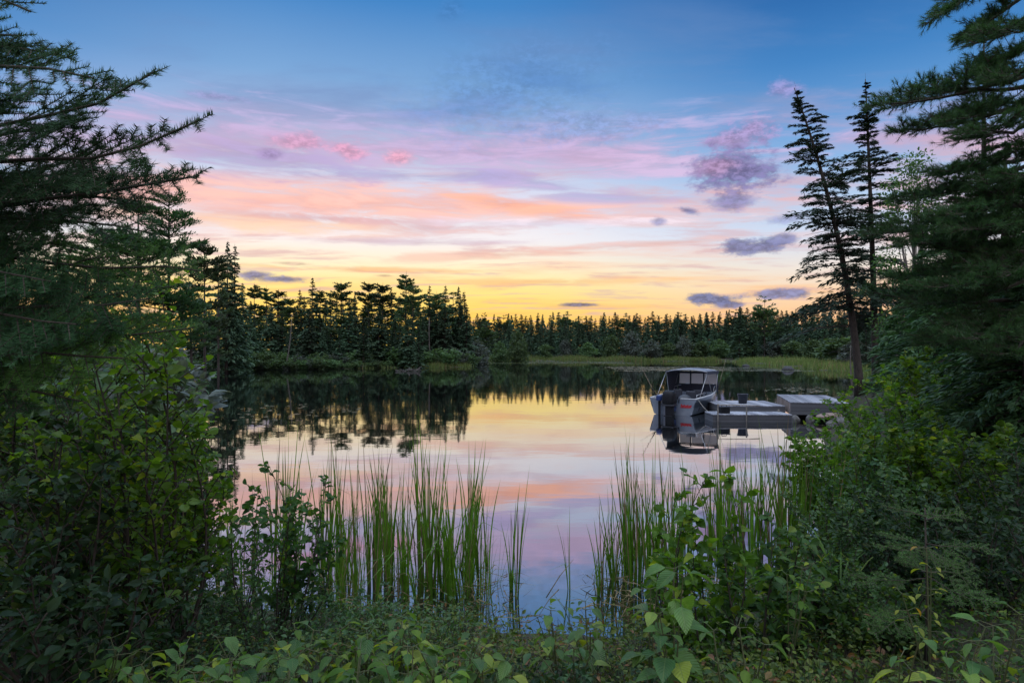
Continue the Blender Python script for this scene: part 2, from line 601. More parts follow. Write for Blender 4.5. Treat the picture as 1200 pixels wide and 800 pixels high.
M['yellow_leaf'] = foliage_mat('yellow_leaves', (0.16, 0.24, 0.03), (0.30, 0.34, 0.04), (0.45, 0.30, 0.05), 0.9, transl=0.45, rough=0.45)
M['big_leaf'] = foliage_mat('broad_veined_leaves', (0.052, 0.135, 0.038), (0.115, 0.225, 0.046), (0.28, 0.35, 0.04), 0.91, transl=0.38, rough=0.36, spec=0.5, veins=True)
M['cover'] = foliage_mat('ground_cover_leaves', (0.050, 0.100, 0.020), (0.125, 0.170, 0.030), (0.22, 0.12, 0.05), 0.88, transl=0.3, rough=0.55)
M['cattail'] = foliage_mat('cattail_blades', (0.060, 0.155, 0.015), (0.130, 0.260, 0.028), (0.26, 0.25, 0.05), 0.92, transl=0.48, rough=0.45)
M['dry_blade'] = foliage_mat('dry_blades', (0.16, 0.12, 0.06), (0.28, 0.22, 0.11), transl=0.3, rough=0.7, tint=(1.1, 1.0, 0.8))
M['reed'] = foliage_mat('far_reed_blades', (0.085, 0.140, 0.040), (0.19, 0.25, 0.075), (0.22, 0.18, 0.09), 0.86, transl=0.35, rough=0.6, tint=(1.2, 1.2, 0.6))
M['lily'] = foliage_mat('lily_pad_leaf', (0.08, 0.13, 0.06), (0.14, 0.17, 0.08), (0.2, 0.16, 0.07), 0.9, transl=0.1, rough=0.25, spec=0.6)
M['bark'] = bark_mat('dark_bark', (0.030, 0.025, 0.020), (0.095, 0.080, 0.066))
M['bark_grey'] = bark_mat('grey_bark', (0.085, 0.075, 0.066), (0.22, 0.20, 0.175))
M['bark_pale'] = bark_mat('pale_bark', (0.30, 0.28, 0.25), (0.55, 0.53, 0.50), 6)
M['twig'] = bark_mat('twig_bark', (0.030, 0.024, 0.018), (0.075, 0.058, 0.042), 30)
M['green_stem'] = plain_mat('green_stem', (0.07, 0.10, 0.03), (0.10, 0.09, 0.04), rough=0.6, scale=20)
M['rock'] = plain_mat('grey_rock', (0.10, 0.095, 0.09), (0.26, 0.25, 0.24), rough=0.85, scale=6, bump=0.7)
M['rock_dark'] = plain_mat('dark_rock', (0.035, 0.035, 0.04), (0.08, 0.08, 0.085), rough=0.85, scale=6, bump=0.7)
M['rock_pink'] = plain_mat('pink_rock', (0.30, 0.20, 0.16), (0.42, 0.32, 0.27), rough=0.8, scale=9, bump=0.5)
M['rock_white'] = plain_mat('pale_rock', (0.50, 0.49, 0.47), (0.36, 0.35, 0.33), rough=0.8, scale=9, bump=0.5)
M['driftwood'] = plain_mat('driftwood', (0.22, 0.20, 0.18), (0.10, 0.09, 0.08), rough=0.9, scale=14, bump=0.4)


def wood_mat(name, c1, c2, plank=0.14, axis=0):
    m, t, b = new_mat(name)
    tcn = t.add('ShaderNodeTexCoord')
    sp = t.add('ShaderNodeSeparateXYZ')
    t.link(tcn.outputs['Object'], sp.inputs[0])
    u = t.math('DIVIDE', t.math('ADD', sp.outputs[axis], 20.03), plank)
    fl = t.math('FLOOR', u)
    fr = t.math('FRACT', u)
    wn = t.add('ShaderNodeTexWhiteNoise', noise_dimensions='1D')
    t.link(fl, wn.inputs['W'])
    mpn = t.add('ShaderNodeMapping')
    mpn.inputs['Scale'].default_value = (12, 1.2, 12) if axis == 0 else (1.2, 12, 12)
    t.link(tcn.outputs['Object'], mpn.inputs[0])
    n = t.noise(mpn.outputs[0], 4.0, 6, 0.65).outputs[0]
    v = t.math('ADD', t.math('MULTIPLY', wn.outputs[0], 0.55), t.math('MULTIPLY', n, 0.55))
    col = t.ramp(v, [(0.2, (*c1, 1)), (0.85, (*c2, 1))])
    gap = t.smooth(t.math('ABSOLUTE', t.math('SUBTRACT', fr, 0.5)), 0.44, 0.48)
    col = t.mix(t.math('MULTIPLY', gap, 0.85), col, (0.02, 0.018, 0.016, 1))
    t.link(col, b.inputs['Base Color'])
    b.inputs['Roughness'].default_value = 0.75
    bp = t.add('ShaderNodeBump')
    bp.inputs['Strength'].default_value = 0.7
    bp.inputs['Distance'].default_value = 0.01
    t.link(t.math('SUBTRACT', t.math('MULTIPLY', n, 0.3), gap), bp.inputs['Height'])
    t.link(bp.outputs[0], b.inputs['Normal'])
    return m


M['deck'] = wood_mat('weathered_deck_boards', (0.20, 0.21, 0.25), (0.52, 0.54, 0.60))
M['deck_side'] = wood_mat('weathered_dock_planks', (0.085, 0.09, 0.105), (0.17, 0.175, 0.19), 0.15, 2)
M['ramp_side'] = wood_mat('brown_dock_planks', (0.26, 0.19, 0.15), (0.42, 0.33, 0.28), 0.4, 1)
M['alu'] = plain_mat('painted_aluminium', (0.25, 0.31, 0.40), (0.34, 0.40, 0.48), rough=0.3, metal=0.3, scale=3)
M['alu_dark'] = plain_mat('blue_grey_hull_band', (0.06, 0.085, 0.12), (0.09, 0.12, 0.16), rough=0.3, scale=3)
M['alu_white'] = plain_mat('white_hull_trim', (0.66, 0.68, 0.70), (0.56, 0.58, 0.60), rough=0.35, scale=4)
M['black'] = plain_mat('black_cowling', (0.012, 0.013, 0.016), (0.02, 0.021, 0.025), rough=0.5, scale=4, spec=0.2)
M['blue_part'] = plain_mat('blue_motor_part', (0.02, 0.05, 0.18), (0.03, 0.07, 0.24), rough=0.35, scale=4)
M['metal'] = plain_mat('bare_metal', (0.55, 0.56, 0.58), (0.42, 0.43, 0.45), rough=0.3, metal=0.9)
M['vinyl_dark'] = plain_mat('navy_canvas', (0.045, 0.055, 0.085), (0.06, 0.07, 0.10), rough=0.8, scale=20)
M['canvas'] = plain_mat('grey_canvas', (0.17, 0.20, 0.26), (0.24, 0.27, 0.33), rough=0.8, scale=8)
M['seat'] = plain_mat('dark_seat_vinyl', (0.03, 0.035, 0.045), (0.05, 0.055, 0.07), rough=0.5, scale=8)
M['seat_grey'] = plain_mat('grey_seat_vinyl', (0.22, 0.24, 0.27), (0.3, 0.32, 0.35), rough=0.5, scale=8)
M['red'] = plain_mat('red_lettering', (0.62, 0.02, 0.03), (0.5, 0.015, 0.03), rough=0.4)
M['rod'] = plain_mat('tan_rod', (0.26, 0.20, 0.14), (0.36, 0.29, 0.2), rough=0.4, scale=6)
M['floor'] = plain_mat('boat_floor', (0.10, 0.11, 0.13), (0.15, 0.16, 0.18), rough=0.8, scale=12)
M['rope'] = plain_mat('pale_rope', (0.45, 0.42, 0.36), (0.32, 0.30, 0.26), rough=0.9, scale=60)
M['bucket'] = plain_mat('dark_bucket', (0.03, 0.035, 0.05), (0.04, 0.045, 0.06), rough=0.4)


def window_mat():
    m, t, b = new_mat('clear_vinyl_window')
    b.inputs['Base Color'].default_value = (0.62, 0.56, 0.54, 1)
    b.inputs['Roughness'].default_value = 0.25
    tr = t.add('ShaderNodeBsdfTranslucent')
    tr.inputs[0].default_value = (0.80, 0.72, 0.68, 1)
    tp = t.add('ShaderNodeBsdfTransparent')
    m1_ = t.add('ShaderNodeMixShader')
    m1_.inputs[0].default_value = 0.6
    t.link(b.outputs[0], m1_.inputs[1])
    t.link(tr.outputs[0], m1_.inputs[2])
    m2_ = t.add('ShaderNodeMixShader')
    m2_.inputs[0].default_value = 0.25
    t.link(m1_.outputs[0], m2_.inputs[1])
    t.link(tp.outputs[0], m2_.inputs[2])
    t.link(m2_.outputs[0], t.n['Material Output'].inputs[0])
    return m


M['window'] = window_mat()


def water_mat():
    m, t, b = new_mat('lake_water')
    t.n.remove(b)
    tcn = t.add('ShaderNodeTexCoord')
    mpn = t.add('ShaderNodeMapping')
    mpn.inputs['Scale'].default_value = (0.55, 1.0, 1.0)
    t.link(tcn.outputs['Object'], mpn.inputs[0])
    a = t.noise(mpn.outputs[0], 0.9, 3, 0.5).outputs[0]
    c = t.noise(mpn.outputs[0], 5.0, 2, 0.5).outputs[0]
    patch = t.noise(tcn.outputs['Object'], 0.06, 4, 0.6, 0.6).outputs[0]
    h = t.math('ADD', a, t.math('MULTIPLY', c, t.smooth(patch, 0.42, 0.7, 0.04, 0.22)))
    bp = t.add('ShaderNodeBump')
    bp.inputs['Strength'].default_value = 0.012
    bp.inputs['Distance'].default_value = 0.25
    t.link(h, bp.inputs['Height'])
    fr = t.add('ShaderNodeFresnel')
    fr.inputs['IOR'].default_value = 1.45
    t.link(bp.outputs[0], fr.inputs['Normal'])
    gl_ = t.add('ShaderNodeBsdfGlossy')
    gl_.inputs['Color'].default_value = (0.95, 0.95, 0.97, 1)
    t.link(t.smooth(patch, 0.45, 0.75, 0.022, 0.075), gl_.inputs['Roughness'])
    t.link(bp.outputs[0], gl_.inputs['Normal'])
    df = t.add('ShaderNodeBsdfDiffuse')
    df.inputs['Color'].default_value = (0.006, 0.008, 0.008, 1)
    mx = t.add('ShaderNodeMixShader')
    t.link(t.math('ADD', t.math('MULTIPLY', fr.outputs[0], 0.50), 0.48, clamp=True), mx.inputs[0])
    t.link(df.outputs[0], mx.inputs[1])
    t.link(gl_.outputs[0], mx.inputs[2])
    t.link(mx.outputs[0], t.n['Material Output'].inputs[0])
    return m


M['water'] = water_mat()


def soil_mat():
    m, t, b = new_mat('forest_soil')
    tcn = t.add('ShaderNodeTexCoord')
    n = t.noise(tcn.outputs['Object'], 1.7, 8, 0.65).outputs[0]
    n2_ = t.noise(tcn.outputs['Object'], 22, 5, 0.7).outputs[0]
    col = t.ramp(n, [(0.35, (0.035, 0.030, 0.020, 1)), (0.55, (0.050, 0.052, 0.026, 1)), (0.7, (0.045, 0.065, 0.028, 1))])
    col = t.mix(t.smooth(n2_, 0.5, 0.75), col, (0.09, 0.065, 0.045, 1))
    t.link(col, b.inputs['Base Color'])
    b.inputs['Roughness'].default_value = 0.95
    bp = t.add('ShaderNodeBump')
    bp.inputs['Distance'].default_value = 0.03
    t.link(n2_, bp.inputs['Height'])
    t.link(bp.outputs[0], b.inputs['Normal'])
    return m


M['soil'] = soil_mat()

# ------------------------------------------------------------------ terrain and lake
LAKE = np.array([(-45, 92), (-30.5, 63), (-17.6, 36), (-9.6, 18), (-6.6, 11), (-4.6, 8.2), (-2.2, 7.2), (0, 6.7), (1.5, 6.7), (3.0, 7.6), (4.4, 9.5),
                 (6.2, 13), (9.3, 19), (12.6, 25.5), (13.8, 31), (20, 38), (33, 55), (43, 74), (43.5, 83), (48, 110), (52, 140), (54, 160),
                 (45, 163), (20, 168), (0, 167), (-6, 169), (-12, 176), (-15, 150), (-11, 125), (-7.5, 113), (-14, 107), (-23, 102), (-31, 96)], float)


def lake_dist(P):
    """distance to the shoreline: positive on land, negative in the lake"""
    x, y = P[:, 0], P[:, 1]
    kk = np.clip(np.hypot(x, y) / 60, 0.08, 1.0)
    x, y = x + kk * (1.2 * np.sin(y * 0.55 / kk ** 0.6 + 1) + 0.5 * np.sin(y * 1.7 / kk ** 0.6)), y + kk * (1.0 * np.sin(x * 0.5 / kk ** 0.6) + 0.45 * np.sin(x * 1.55 / kk ** 0.6 + 2))
    d = np.full(len(P), 1e9)
    inside = np.zeros(len(P), bool)
    for i in range(len(LAKE)):
        a, b = LAKE[i], LAKE[(i + 1) % len(LAKE)]
        ab = b - a
        t = np.clip(((x - a[0]) * ab[0] + (y - a[1]) * ab[1]) / (ab @ ab), 0, 1)
        d = np.minimum(d, np.hypot(x - a[0] - t * ab[0], y - a[1] - t * ab[1]))
        cond = (a[1] > y) != (b[1] > y)
        with np.errstate(divide='ignore', invalid='ignore'):
            xi = (b[0] - a[0]) * (y - a[1]) / (b[1] - a[1]) + a[0]
        inside ^= cond & (x < xi)
    return np.where(inside, -d, d)


def height(P):
    P = np.atleast_2d(np.asarray(P, float))[:, :2]
    d = lake_dist(P)
    r = np.hypot(P[:, 0], P[:, 1])
    near = np.clip(1.0 - (r - 25) / 40, 0, 1)
    side = np.clip((P[:, 0] - 3) / 6, 0, 1) * near           # the right bank is steeper
    up_near = np.minimum(0.27 * d + 0.25 * side * np.minimum(d, 3), 1.25 + 0.6 * side)
    up_far = np.minimum(d, 14) * 0.022 + np.maximum(d - 14, 0) * 0.035
    up_far = np.minimum(up_far, 3.0)
    up = near * up_near + (1 - near) * up_far
    dn = -np.minimum(0.05 + 0.15 * (-d), 1.6)
    h = np.where(d > 0, up + 0.02, dn)
    x, y = P[:, 0], P[:, 1]
    bump = 0.05 * np.sin(x * 1.7 + 1.3 * np.sin(y * 0.9)) * np.sin(y * 1.9 + 0.7) + 0.03 * np.sin(x * 4.1 + y * 2.2)
    return h + np.where(d > 0.6, bump * np.clip((d - 0.6), 0, 1), 0)


def gz(x, y):
    return float(height(np.array([[x, y]]))[0])


na, nr = 480, 250
rr = 0.25 * (3500 / 0.25) ** (np.arange(nr) / (nr - 1))
aa = np.arange(na) / na * 2 * math.pi
R_, A_ = np.meshgrid(rr, aa, indexing='ij')
TV = np.stack([R_.ravel() * np.sin(A_.ravel()), R_.ravel() * np.cos(A_.ravel())], 1)
TV = np.concatenate([TV, [[0, 0]]])
TV = np.concatenate([TV, height(TV)[:, None]], 1)
i, j = np.meshgrid(np.arange(nr - 1), np.arange(na), indexing='ij')
i, j = i.ravel(), j.ravel()
q = np.stack([i * na + j, (i + 1) * na + j, (i + 1) * na + (j + 1) % na, i * na + (j + 1) % na], 1)
TF = np.concatenate([q[:, [2, 1, 0]], q[:, [3, 2, 0]], np.stack([np.full(na, nr * na), (np.arange(na) + 1) % na, np.arange(na)], 1)])
tag(obj('ground', mesh_np('ground', TV, TF, M['soil'], smooth=True)), kind='structure')

wx0, wx1, wy0, wy1 = -60, 70, 4.5, 180
tag(obj('lake_water', mesh_np('lake_water', [(wx0, wy0, 0), (wx1, wy0, 0), (wx1, wy1, 0), (wx0, wy1, 0)], [[0, 1, 2, 3]], M['water'])), kind='structure')


# ------------------------------------------------------------------ leaf and needle templates
def leaf_template(n=3, width=0.5, peak=0.42, droop=0.18, fold=0.16, tip=0.0, tooth=0.0):
    """a leaf blade along +y, folded on its midrib, drooping at the tip"""
    t = np.linspace(0, 1, n + 2)
    wd = width * 0.5 * np.sin(np.pi * t ** (math.log(0.5) / math.log(peak))) ** (0.85 + tip)
    if tooth:
        wd = wd * (1 + tooth * np.where(np.arange(n + 2) % 2 == 0, 1, -1))
    wd[0] = wd[-1] = 0
    mid = np.stack([np.zeros(n + 2), t - 0.10 * t * t * droop, -droop * t ** 2], 1)
    V, UV = [mid], [np.stack([np.full(n + 2, 0.5), t], 1)]
    for s in (-1, 1):
        e = mid[1:-1].copy()
        e[:, 0] = s * wd[1:-1]
        e[:, 2] += fold * wd[1:-1] * 2 * 0.5
        e[:, 1] += 0.04
        V.append(e)
        UV.append(np.stack([0.5 + s * 0.5 * wd[1:-1] / (width * 0.5), t[1:-1]], 1))
    F = []
    for s, off in ((-1, n + 2), (1, 2 * n + 2)):
        def tri(a, b, c):
            F.append((a, b, c) if s > 0 else (a, c, b))
        tri(0, off, 1)
        for k in range(n - 1):
            tri(k + 1, off + k, off + k + 1)
            tri(k + 1, off + k + 1, k + 2)
        tri(n, off + n - 1, n + 1)
    return np.concatenate(V), np.array(F), np.concatenate(UV)


LEAF = [leaf_template(2, 0.58, 0.45, 0.2, 0.25), leaf_template(2, 0.46, 0.40, 0.5, 0.1), leaf_template(3, 0.62, 0.5, -0.1, 0.45)]
LEAF_ROUND = [leaf_template(3, 0.78, 0.52, 0.16, 0.2), leaf_template(3, 0.66, 0.46, 0.42, 0.12), leaf_template(3, 0.84, 0.56, -0.12, 0.42), leaf_template(4, 0.6, 0.42, 0.65, 0.5, 0.1, 0.12)]
LEAF_THIN = leaf_template(2, 0.24, 0.4, 0.25, 0.25)
LEAF_BIG = leaf_template(7, 0.66, 0.40, 0.38, 0.30, 0.15, 0.05)
LEAF_OVAL = leaf_template(6, 0.50, 0.42, 0.32, 0.35, 0.10)
TRI_V = np.array([[-0.5, 0, 0], [0.5, 0, 0], [0, 1, 0]], float)
TRI_F = np.array([[0, 1, 2]])
DIA_V = np.array([[0, 0, 0], [-0.5, 0.45, 0.05], [0.5, 0.45, 0.05], [0, 1, -0.05]], float)
DIA_F = np.array([[0, 2, 1], [1, 2, 3]])


def put_leaves(acc, tmpl, P, D, S, rng, flat=0.5, m=0):
    """leaves at P pointing along D; normals lean to the sky by `flat`"""
    N = len(P)
    if N == 0:
        return
    if isinstance(tmpl, list):
        w_ = rng.integers(0, len(tmpl), N)
        for k_, t_ in enumerate(tmpl):
            put_leaves(acc, t_, P[w_ == k_], D[w_ == k_], S[w_ == k_], rng, flat, m)
        return
    nrm = norm(rng.normal(size=(N, 3)) * (1 - flat) + np.array([0, 0, 1.0]) * flat * 1.6)
    Mx = frames(D, nrm)
    V, F = scatter(tmpl[0], tmpl[1], P, Mx, S)
    acc.add(V, F, m, np.tile(tmpl[2], (N, 1)))


# ------------------------------------------------------------------ conifers
def conifer(seed, H, R, nb=80, ns=10, size=0.45, kind='spruce', bare=0.06, droop=0.35, lean=(0, 0), bend=(0, 0), trunk_r=None, width=0.22, dead=0, gap=0.0, sides=6):
    """trunk and crown soups of one conifer; the crown is many small sprays on whorled limbs"""
    rng = np.random.default_rng(seed)
    trunk_r = trunk_r or H * 0.012
    lean, bend = np.array(lean, float), np.array(bend, float)

    def axis(h):
        h = np.asarray(h, float)
        return np.stack([lean[0] * h + bend[0] * h * (1 - h) * 4, lean[1] * h + bend[1] * h * (1 - h) * 4, h * H], -1)

    hs = np.linspace(0, 1, 14)
    tv, tf = tube(axis(hs), trunk_r * (1.02 - hs) ** 0.85 + 0.012 + trunk_r * 0.5 * np.exp(-hs * 30), 8 if sides > 6 else 6)
    T = Acc()
    T.add(tv, tf)
    K = Acc()
    if kind == 'spruce':
        h = bare + (0.985 - bare) * rng.random(nb) ** 0.85
        L = R * np.clip((1.01 - h) / (1 - bare), 0.0, 1) ** 0.8 * rng.choice([1.0, 0.75, 0.5, 1.15], nb) * rng.uniform(0.65, 1.1, nb)
        L = np.maximum(L, 0.03 * R + 0.03)
        slope0 = 0.10 + 0.75 * h ** 2 + rng.normal(0, 0.10, nb)
        dr = droop * rng.uniform(0.1, 1.3, nb) * (1.1 - h)
    elif kind == 'fir':
        h = bare + (0.995 - bare) * rng.random(nb) ** 0.8
        L = R * np.clip((1.0 - h) / (1 - bare), 0.02, 1) ** 0.9 * rng.uniform(0.75, 1.08, nb)
        slope0 = 0.1 + 0.5 * h
        dr = droop * rng.uniform(0.5, 1.2, nb)
    else:  # white pine: bare below, a few level plates of tufts, ragged crown
        nw_ = max(5, nb // 6)
        wh = np.sort(bare + (0.97 - bare) * rng.random(nw_) ** 0.8)
        h = np.clip(rng.choice(wh, nb) + rng.normal(0, 0.008, nb), bare, 0.985)
        u = (h - bare) / (1 - bare)
        L = R * (0.16 + 0.84 * np.sin(np.pi * np.clip(u * 0.72 + 0.27, 0, 1)) ** 0.9) * rng.uniform(0.4, 1.15, nb)
        slope0 = 0.10 + 0.75 * u ** 2
        dr = 0.05 * rng.uniform(-1, 1, nb) - 0.12
    a = rng.random(nb) * 2 * math.pi
    if gap:
        keep = rng.random(nb) > gap
        h, L, slope0, dr, a = h[keep], L[keep], slope0[keep], dr[keep], a[keep]
        nb = len(h)
    rad = np.stack([np.cos(a), np.sin(a)], -1)
    if kind == 'spruce' and sides > 6:
        L = L * (0.5 + 0.75 * np.abs(np.sin(h * 19 + 1.5 * np.sin(a + seed) + seed)))
    P0 = axis(h)

    def along(s):
        s = np.asarray(s)[..., None]
        xy = rad[:, None, :] * (L[:, None, None] * s)
        z = L[:, None] * (slope0[:, None] * s[..., 0] - (dr[:, None] + slope0[:, None] * 0.6) * s[..., 0] ** 1.6)
        return P0[:, None, :] + np.concatenate([xy, z[..., None]], -1)

    # limbs
    for s0, s1, r0, r1 in ((0, 0.5, 1.0, 0.6), (0.5, 1.0, 0.6, 0.2)):
        A0 = along(np.full((nb, 1), s0))[:, 0]
        A1 = along(np.full((nb, 1), s1))[:, 0]
        br = (0.006 * H ** 0.5 + 0.010 * L)
        v, f = prisms(A0, A1, br * r0, br * r1)
        K.add(v, f, 1)
    if kind == 'pine':
        s = 1 - rng.random((nb, ns)) ** 1.5 * 0.72
    else:
        s = 0.08 + 0.94 * rng.random((nb, ns)) ** 0.8
    P = along(s)
    dirv = along(s + 0.05) - along(s - 0.05)
    dirv = norm(dirv)
    lat = np.stack([-rad[:, 1], rad[:, 0], np.zeros(nb)], -1)
    sgn = np.where(rng.random((nb, ns)) < 0.5, -1, 1) * rng.uniform(0.1, 1.0, (nb, ns))
    spread = 0.5 * L[:, None] * (1.0 - s) * 0.8 + 0.05 * size
    P = P + lat[:, None, :] * (sgn * spread * rng.random((nb, ns)))[..., None]
    D = norm(dirv + lat[:, None, :] * (sgn * 0.9)[..., None] + rng.normal(0, 0.22, (nb, ns, 3)))
    if kind != 'pine':
        P = P + rng.normal(0, 0.03 * R, (nb, ns, 3)) * np.clip(L / R, 0.1, 1)[:, None, None]
    if kind == 'pine':
        D = norm(D + np.array([0, 0, 0.55]) + rng.normal(0, 0.25, (nb, ns, 3)))
        P = P + rng.normal(0, 0.05 * R, (nb, ns, 3)) * np.array([1, 1, 0.35])
    S = size * rng.uniform(0.55, 1.15, (nb, ns)) * np.clip(0.20 + 0.9 * L[:, None] / R, 0.2, 1)
    P, D, S = P.reshape(-1, 3), D.reshape(-1, 3), S.ravel()
    nrm = norm(np.array([0, 0, 1.0]) + rng.normal(0, 0.45, (len(P), 3)))
    Sc = np.stack([S * width / 0.5 * rng.uniform(0.7, 1.3, len(S)), S, S], -1)
    v, f = scatter(DIA_V, DIA_F, P, frames(D, nrm), Sc)
    K.add(v, f, 0)
    # top leader
    v, f = prisms(axis(np.array([0.95])), axis(np.array([1.0])) + np.array([[0, 0, 0.02 * H]]), 0.012 * size + 0.004, 0.003)
    K.add(v, f, 0)
    if dead:
        hh = rng.uniform(0.12, 0.6, dead)
        aa_ = rng.random(dead) * 2 * math.pi
        p0 = axis(hh)
        ll = rng.uniform(0.2, 0.6, dead) * R
        p1 = p0 + np.stack([np.cos(aa_) * ll, np.sin(aa_) * ll, rng.uniform(-0.5, 0.1, dead) * ll], -1)
        v, f = prisms(p0, p1, 0.018, 0.005)
        K.add(v, f, 1)
    return T, K


def conifer_thing(name, seed, leafm, barkm, **kw):
    T, K = conifer(seed, **kw)
    r = empty(name)
    obj('trunk', T.mesh('trunk', barkm, smooth=True), r)
    obj('crown', K.mesh('crown', [leafm, barkm]), r)
    return r


def conifer_single(name, seed, leafm, barkm, **kw):
    T, K = conifer(seed, **kw)
    A = Acc()
    for v, f in zip(T.V, T.F):
        A.add(v, f, 1)
    n = 0
    for v, f, m_ in zip(K.V, K.F, K.M):
        A.add(v, f - n, int(m_[0]))
        n += len(v)
    return A.mesh(name, [leafm, barkm])


def broadleaf_tree(seed, H, R, nclump=26, per=70, size=0.4, bare=0.15, trunk_r=0.12):
    rng = np.random.default_rng(seed)
    T, K = Acc(), Acc()
    z = np.linspace(0, 1, 7)
    wob = np.cumsum(rng.normal(0, 0.03 * R, (7, 2)), 0)
    pts = np.concatenate([wob, (z * H * 0.85)[:, None]], 1)
    v, f = tube(pts, trunk_r * (1.05 - z) + 0.01, 7)
    T.add(v, f)
    for _ in range(nclump):
        u = rng.random()
        hz = H * (bare + (1 - bare) * u)
        rr_ = R * math.sin(math.pi * min(0.98, 0.2 + 0.78 * u)) ** 0.7 * rng.uniform(0.35, 0.95)
        a = rng.random() * 2 * math.pi
        c = np.array([math.cos(a) * rr_, math.sin(a) * rr_, hz])
        ti = min(6, int(u * 6))
        b0 = pts[max(ti - 1, 0)]
        v, f = tube([b0, b0 * 0.5 + c * 0.5 + np.array([0, 0, -0.05 * H]), c], [trunk_r * 0.4, trunk_r * 0.25, 0.01], 4, False)
        T.add(v, f)
        cr = R * rng.uniform(0.22, 0.42)
        P = norm(rng.normal(size=(per, 3))) * (cr * rng.random((per, 1)) ** 0.45) * np.array([1, 1, 0.75]) + c
        D = norm((P - c) + rng.normal(0, 0.4 * cr, (per, 3)) + np.array([0, 0, -0.15 * cr]))
        put_leaves(K, LEAF, P, D, size * rng.uniform(0.6, 1.2, per), rng, 0.45)
    return T, K


# ------------------------------------------------------------------ shrubs and saplings
def shrub(seed, H, spread, nstem=8, ntwig=10, nleaf=8, leaf=0.07, tmpl=LEAF, leafm='alder', stemm='twig', bare=0.2, stem_r=0.012, up=0.6, flat=0.45, uv=False, lean=(0, 0), twig_len=0.3, wob=0.06):
    rng = np.random.default_rng(seed)
    St, Lf = Acc(), Acc()
    LP, LD, LS = [], [], []
    T0, T1, TR = [], [], []
    for k in range(nstem):
        a = rng.random() * 2 * math.pi
        rr_ = spread * math.sqrt(rng.random())
        hh = H * rng.uniform(0.65, 1.0) * (1 - 0.25 * (rr_ / max(spread, 1e-6)) ** 2)
        b = np.array([math.cos(a) * rr_ * 0.35, math.sin(a) * rr_ * 0.35, -0.05])
        e = np.array([math.cos(a) * rr_ + lean[0], math.sin(a) * rr_ + lean[1], hh])
        t = np.linspace(0, 1, 8)
        side = rng.normal(0, wob * H, 3) * np.array([1, 1, 0])
        pts = b + (e - b) * t[:, None] * np.stack([t ** 0.35, t ** 0.35, np.ones(8)], 1) + side * np.sin(t * math.pi)[:, None]
        r = stem_r * rng.uniform(0.7, 1.2)
        v, f = tube(pts, r * (1.05 - 0.85 * t), 5, False)
        St.add(v, f)
        for q_ in range(ntwig):
            s = bare + (1 - bare) * (q_ + rng.random()) / ntwig
            i0 = min(6, int(s * 7))
            fr_ = s * 7 - i0
            p0 = pts[i0] * (1 - fr_) + pts[i0 + 1] * fr_
            ang = rng.random() * 2 * math.pi
            d = norm(np.array([math.cos(ang), math.sin(ang), up * rng.uniform(0.3, 1.3)]) + 0.4 * norm(e - b))
            ll = twig_len * H * rng.uniform(0.5, 1.1) * (1.1 - 0.6 * s)
            p1 = p0 + d * ll
            pm = p0 + d * ll * 0.5 + np.array([0, 0, 0.06 * ll])
            T0 += [p0, pm]
            T1 += [pm, p1]
            TR += [r * 0.4, r * 0.28]
            u = (np.arange(nleaf) + rng.random(nleaf) * 0.6 + 0.4) / nleaf
            pos = p0 + (p1 - p0) * u[:, None] + np.array([0, 0, 0.06 * ll]) * (np.sin(u * math.pi))[:, None]
            sd = np.cross(d, np.array([0, 0, 1.0]))
            sd = sd / max(np.linalg.norm(sd), 1e-6)
            sg = np.where(np.arange(nleaf) % 2 == 0, 1, -1)[:, None]
            dd = norm(d * 0.6 + sd * sg * rng.uniform(0.5, 1.2, (nleaf, 1)) + rng.normal(0, 0.35, (nleaf, 3)) + np.array([0, 0, -0.1]))
            LP.append(pos)
            LD.append(dd)
            LS.append(leaf * rng.uniform(0.4, 1.2, nleaf))
        # the leader's own leaves
        LP.append(np.repeat(pts[-1][None], 4, 0) - np.array([0, 0, 1]) * rng.random((4, 1)) * 0.05)
        LD.append(norm(rng.normal(0, 0.6, (4, 3)) + np.array([0, 0, 0.7])))
        LS.append(leaf * rng.uniform(0.4, 0.9, 4))
    v, f = prisms(np.array(T0), np.array(T1), np.array(TR), np.array(TR) * 0.7)
    St.add(v, f)
    put_leaves(Lf, tmpl, np.concatenate(LP), np.concatenate(LD), np.concatenate(LS), rng, flat)
    return St, Lf


def shrub_thing(name, loc, label, cat='shrub', group=None, leafm='alder', stemm='twig', uv=False, sink=0.0, **kw):
    St, Lf = shrub(leafm=leafm, stemm=stemm, **kw)
    r = empty(name, loc)
    obj('stem', St.mesh('stem', M[stemm], smooth=True), r)
    obj('foliage', Lf.mesh('foliage', M[leafm], smooth=uv, uv=uv), r)
    tag(r, label, cat, group)
    return r


def on_ground(x, y, dz=0.0):
    return (x, y, gz(x, y) + dz)


# ================================================================== FAR SHORE
rng = np.random.default_rng(11)
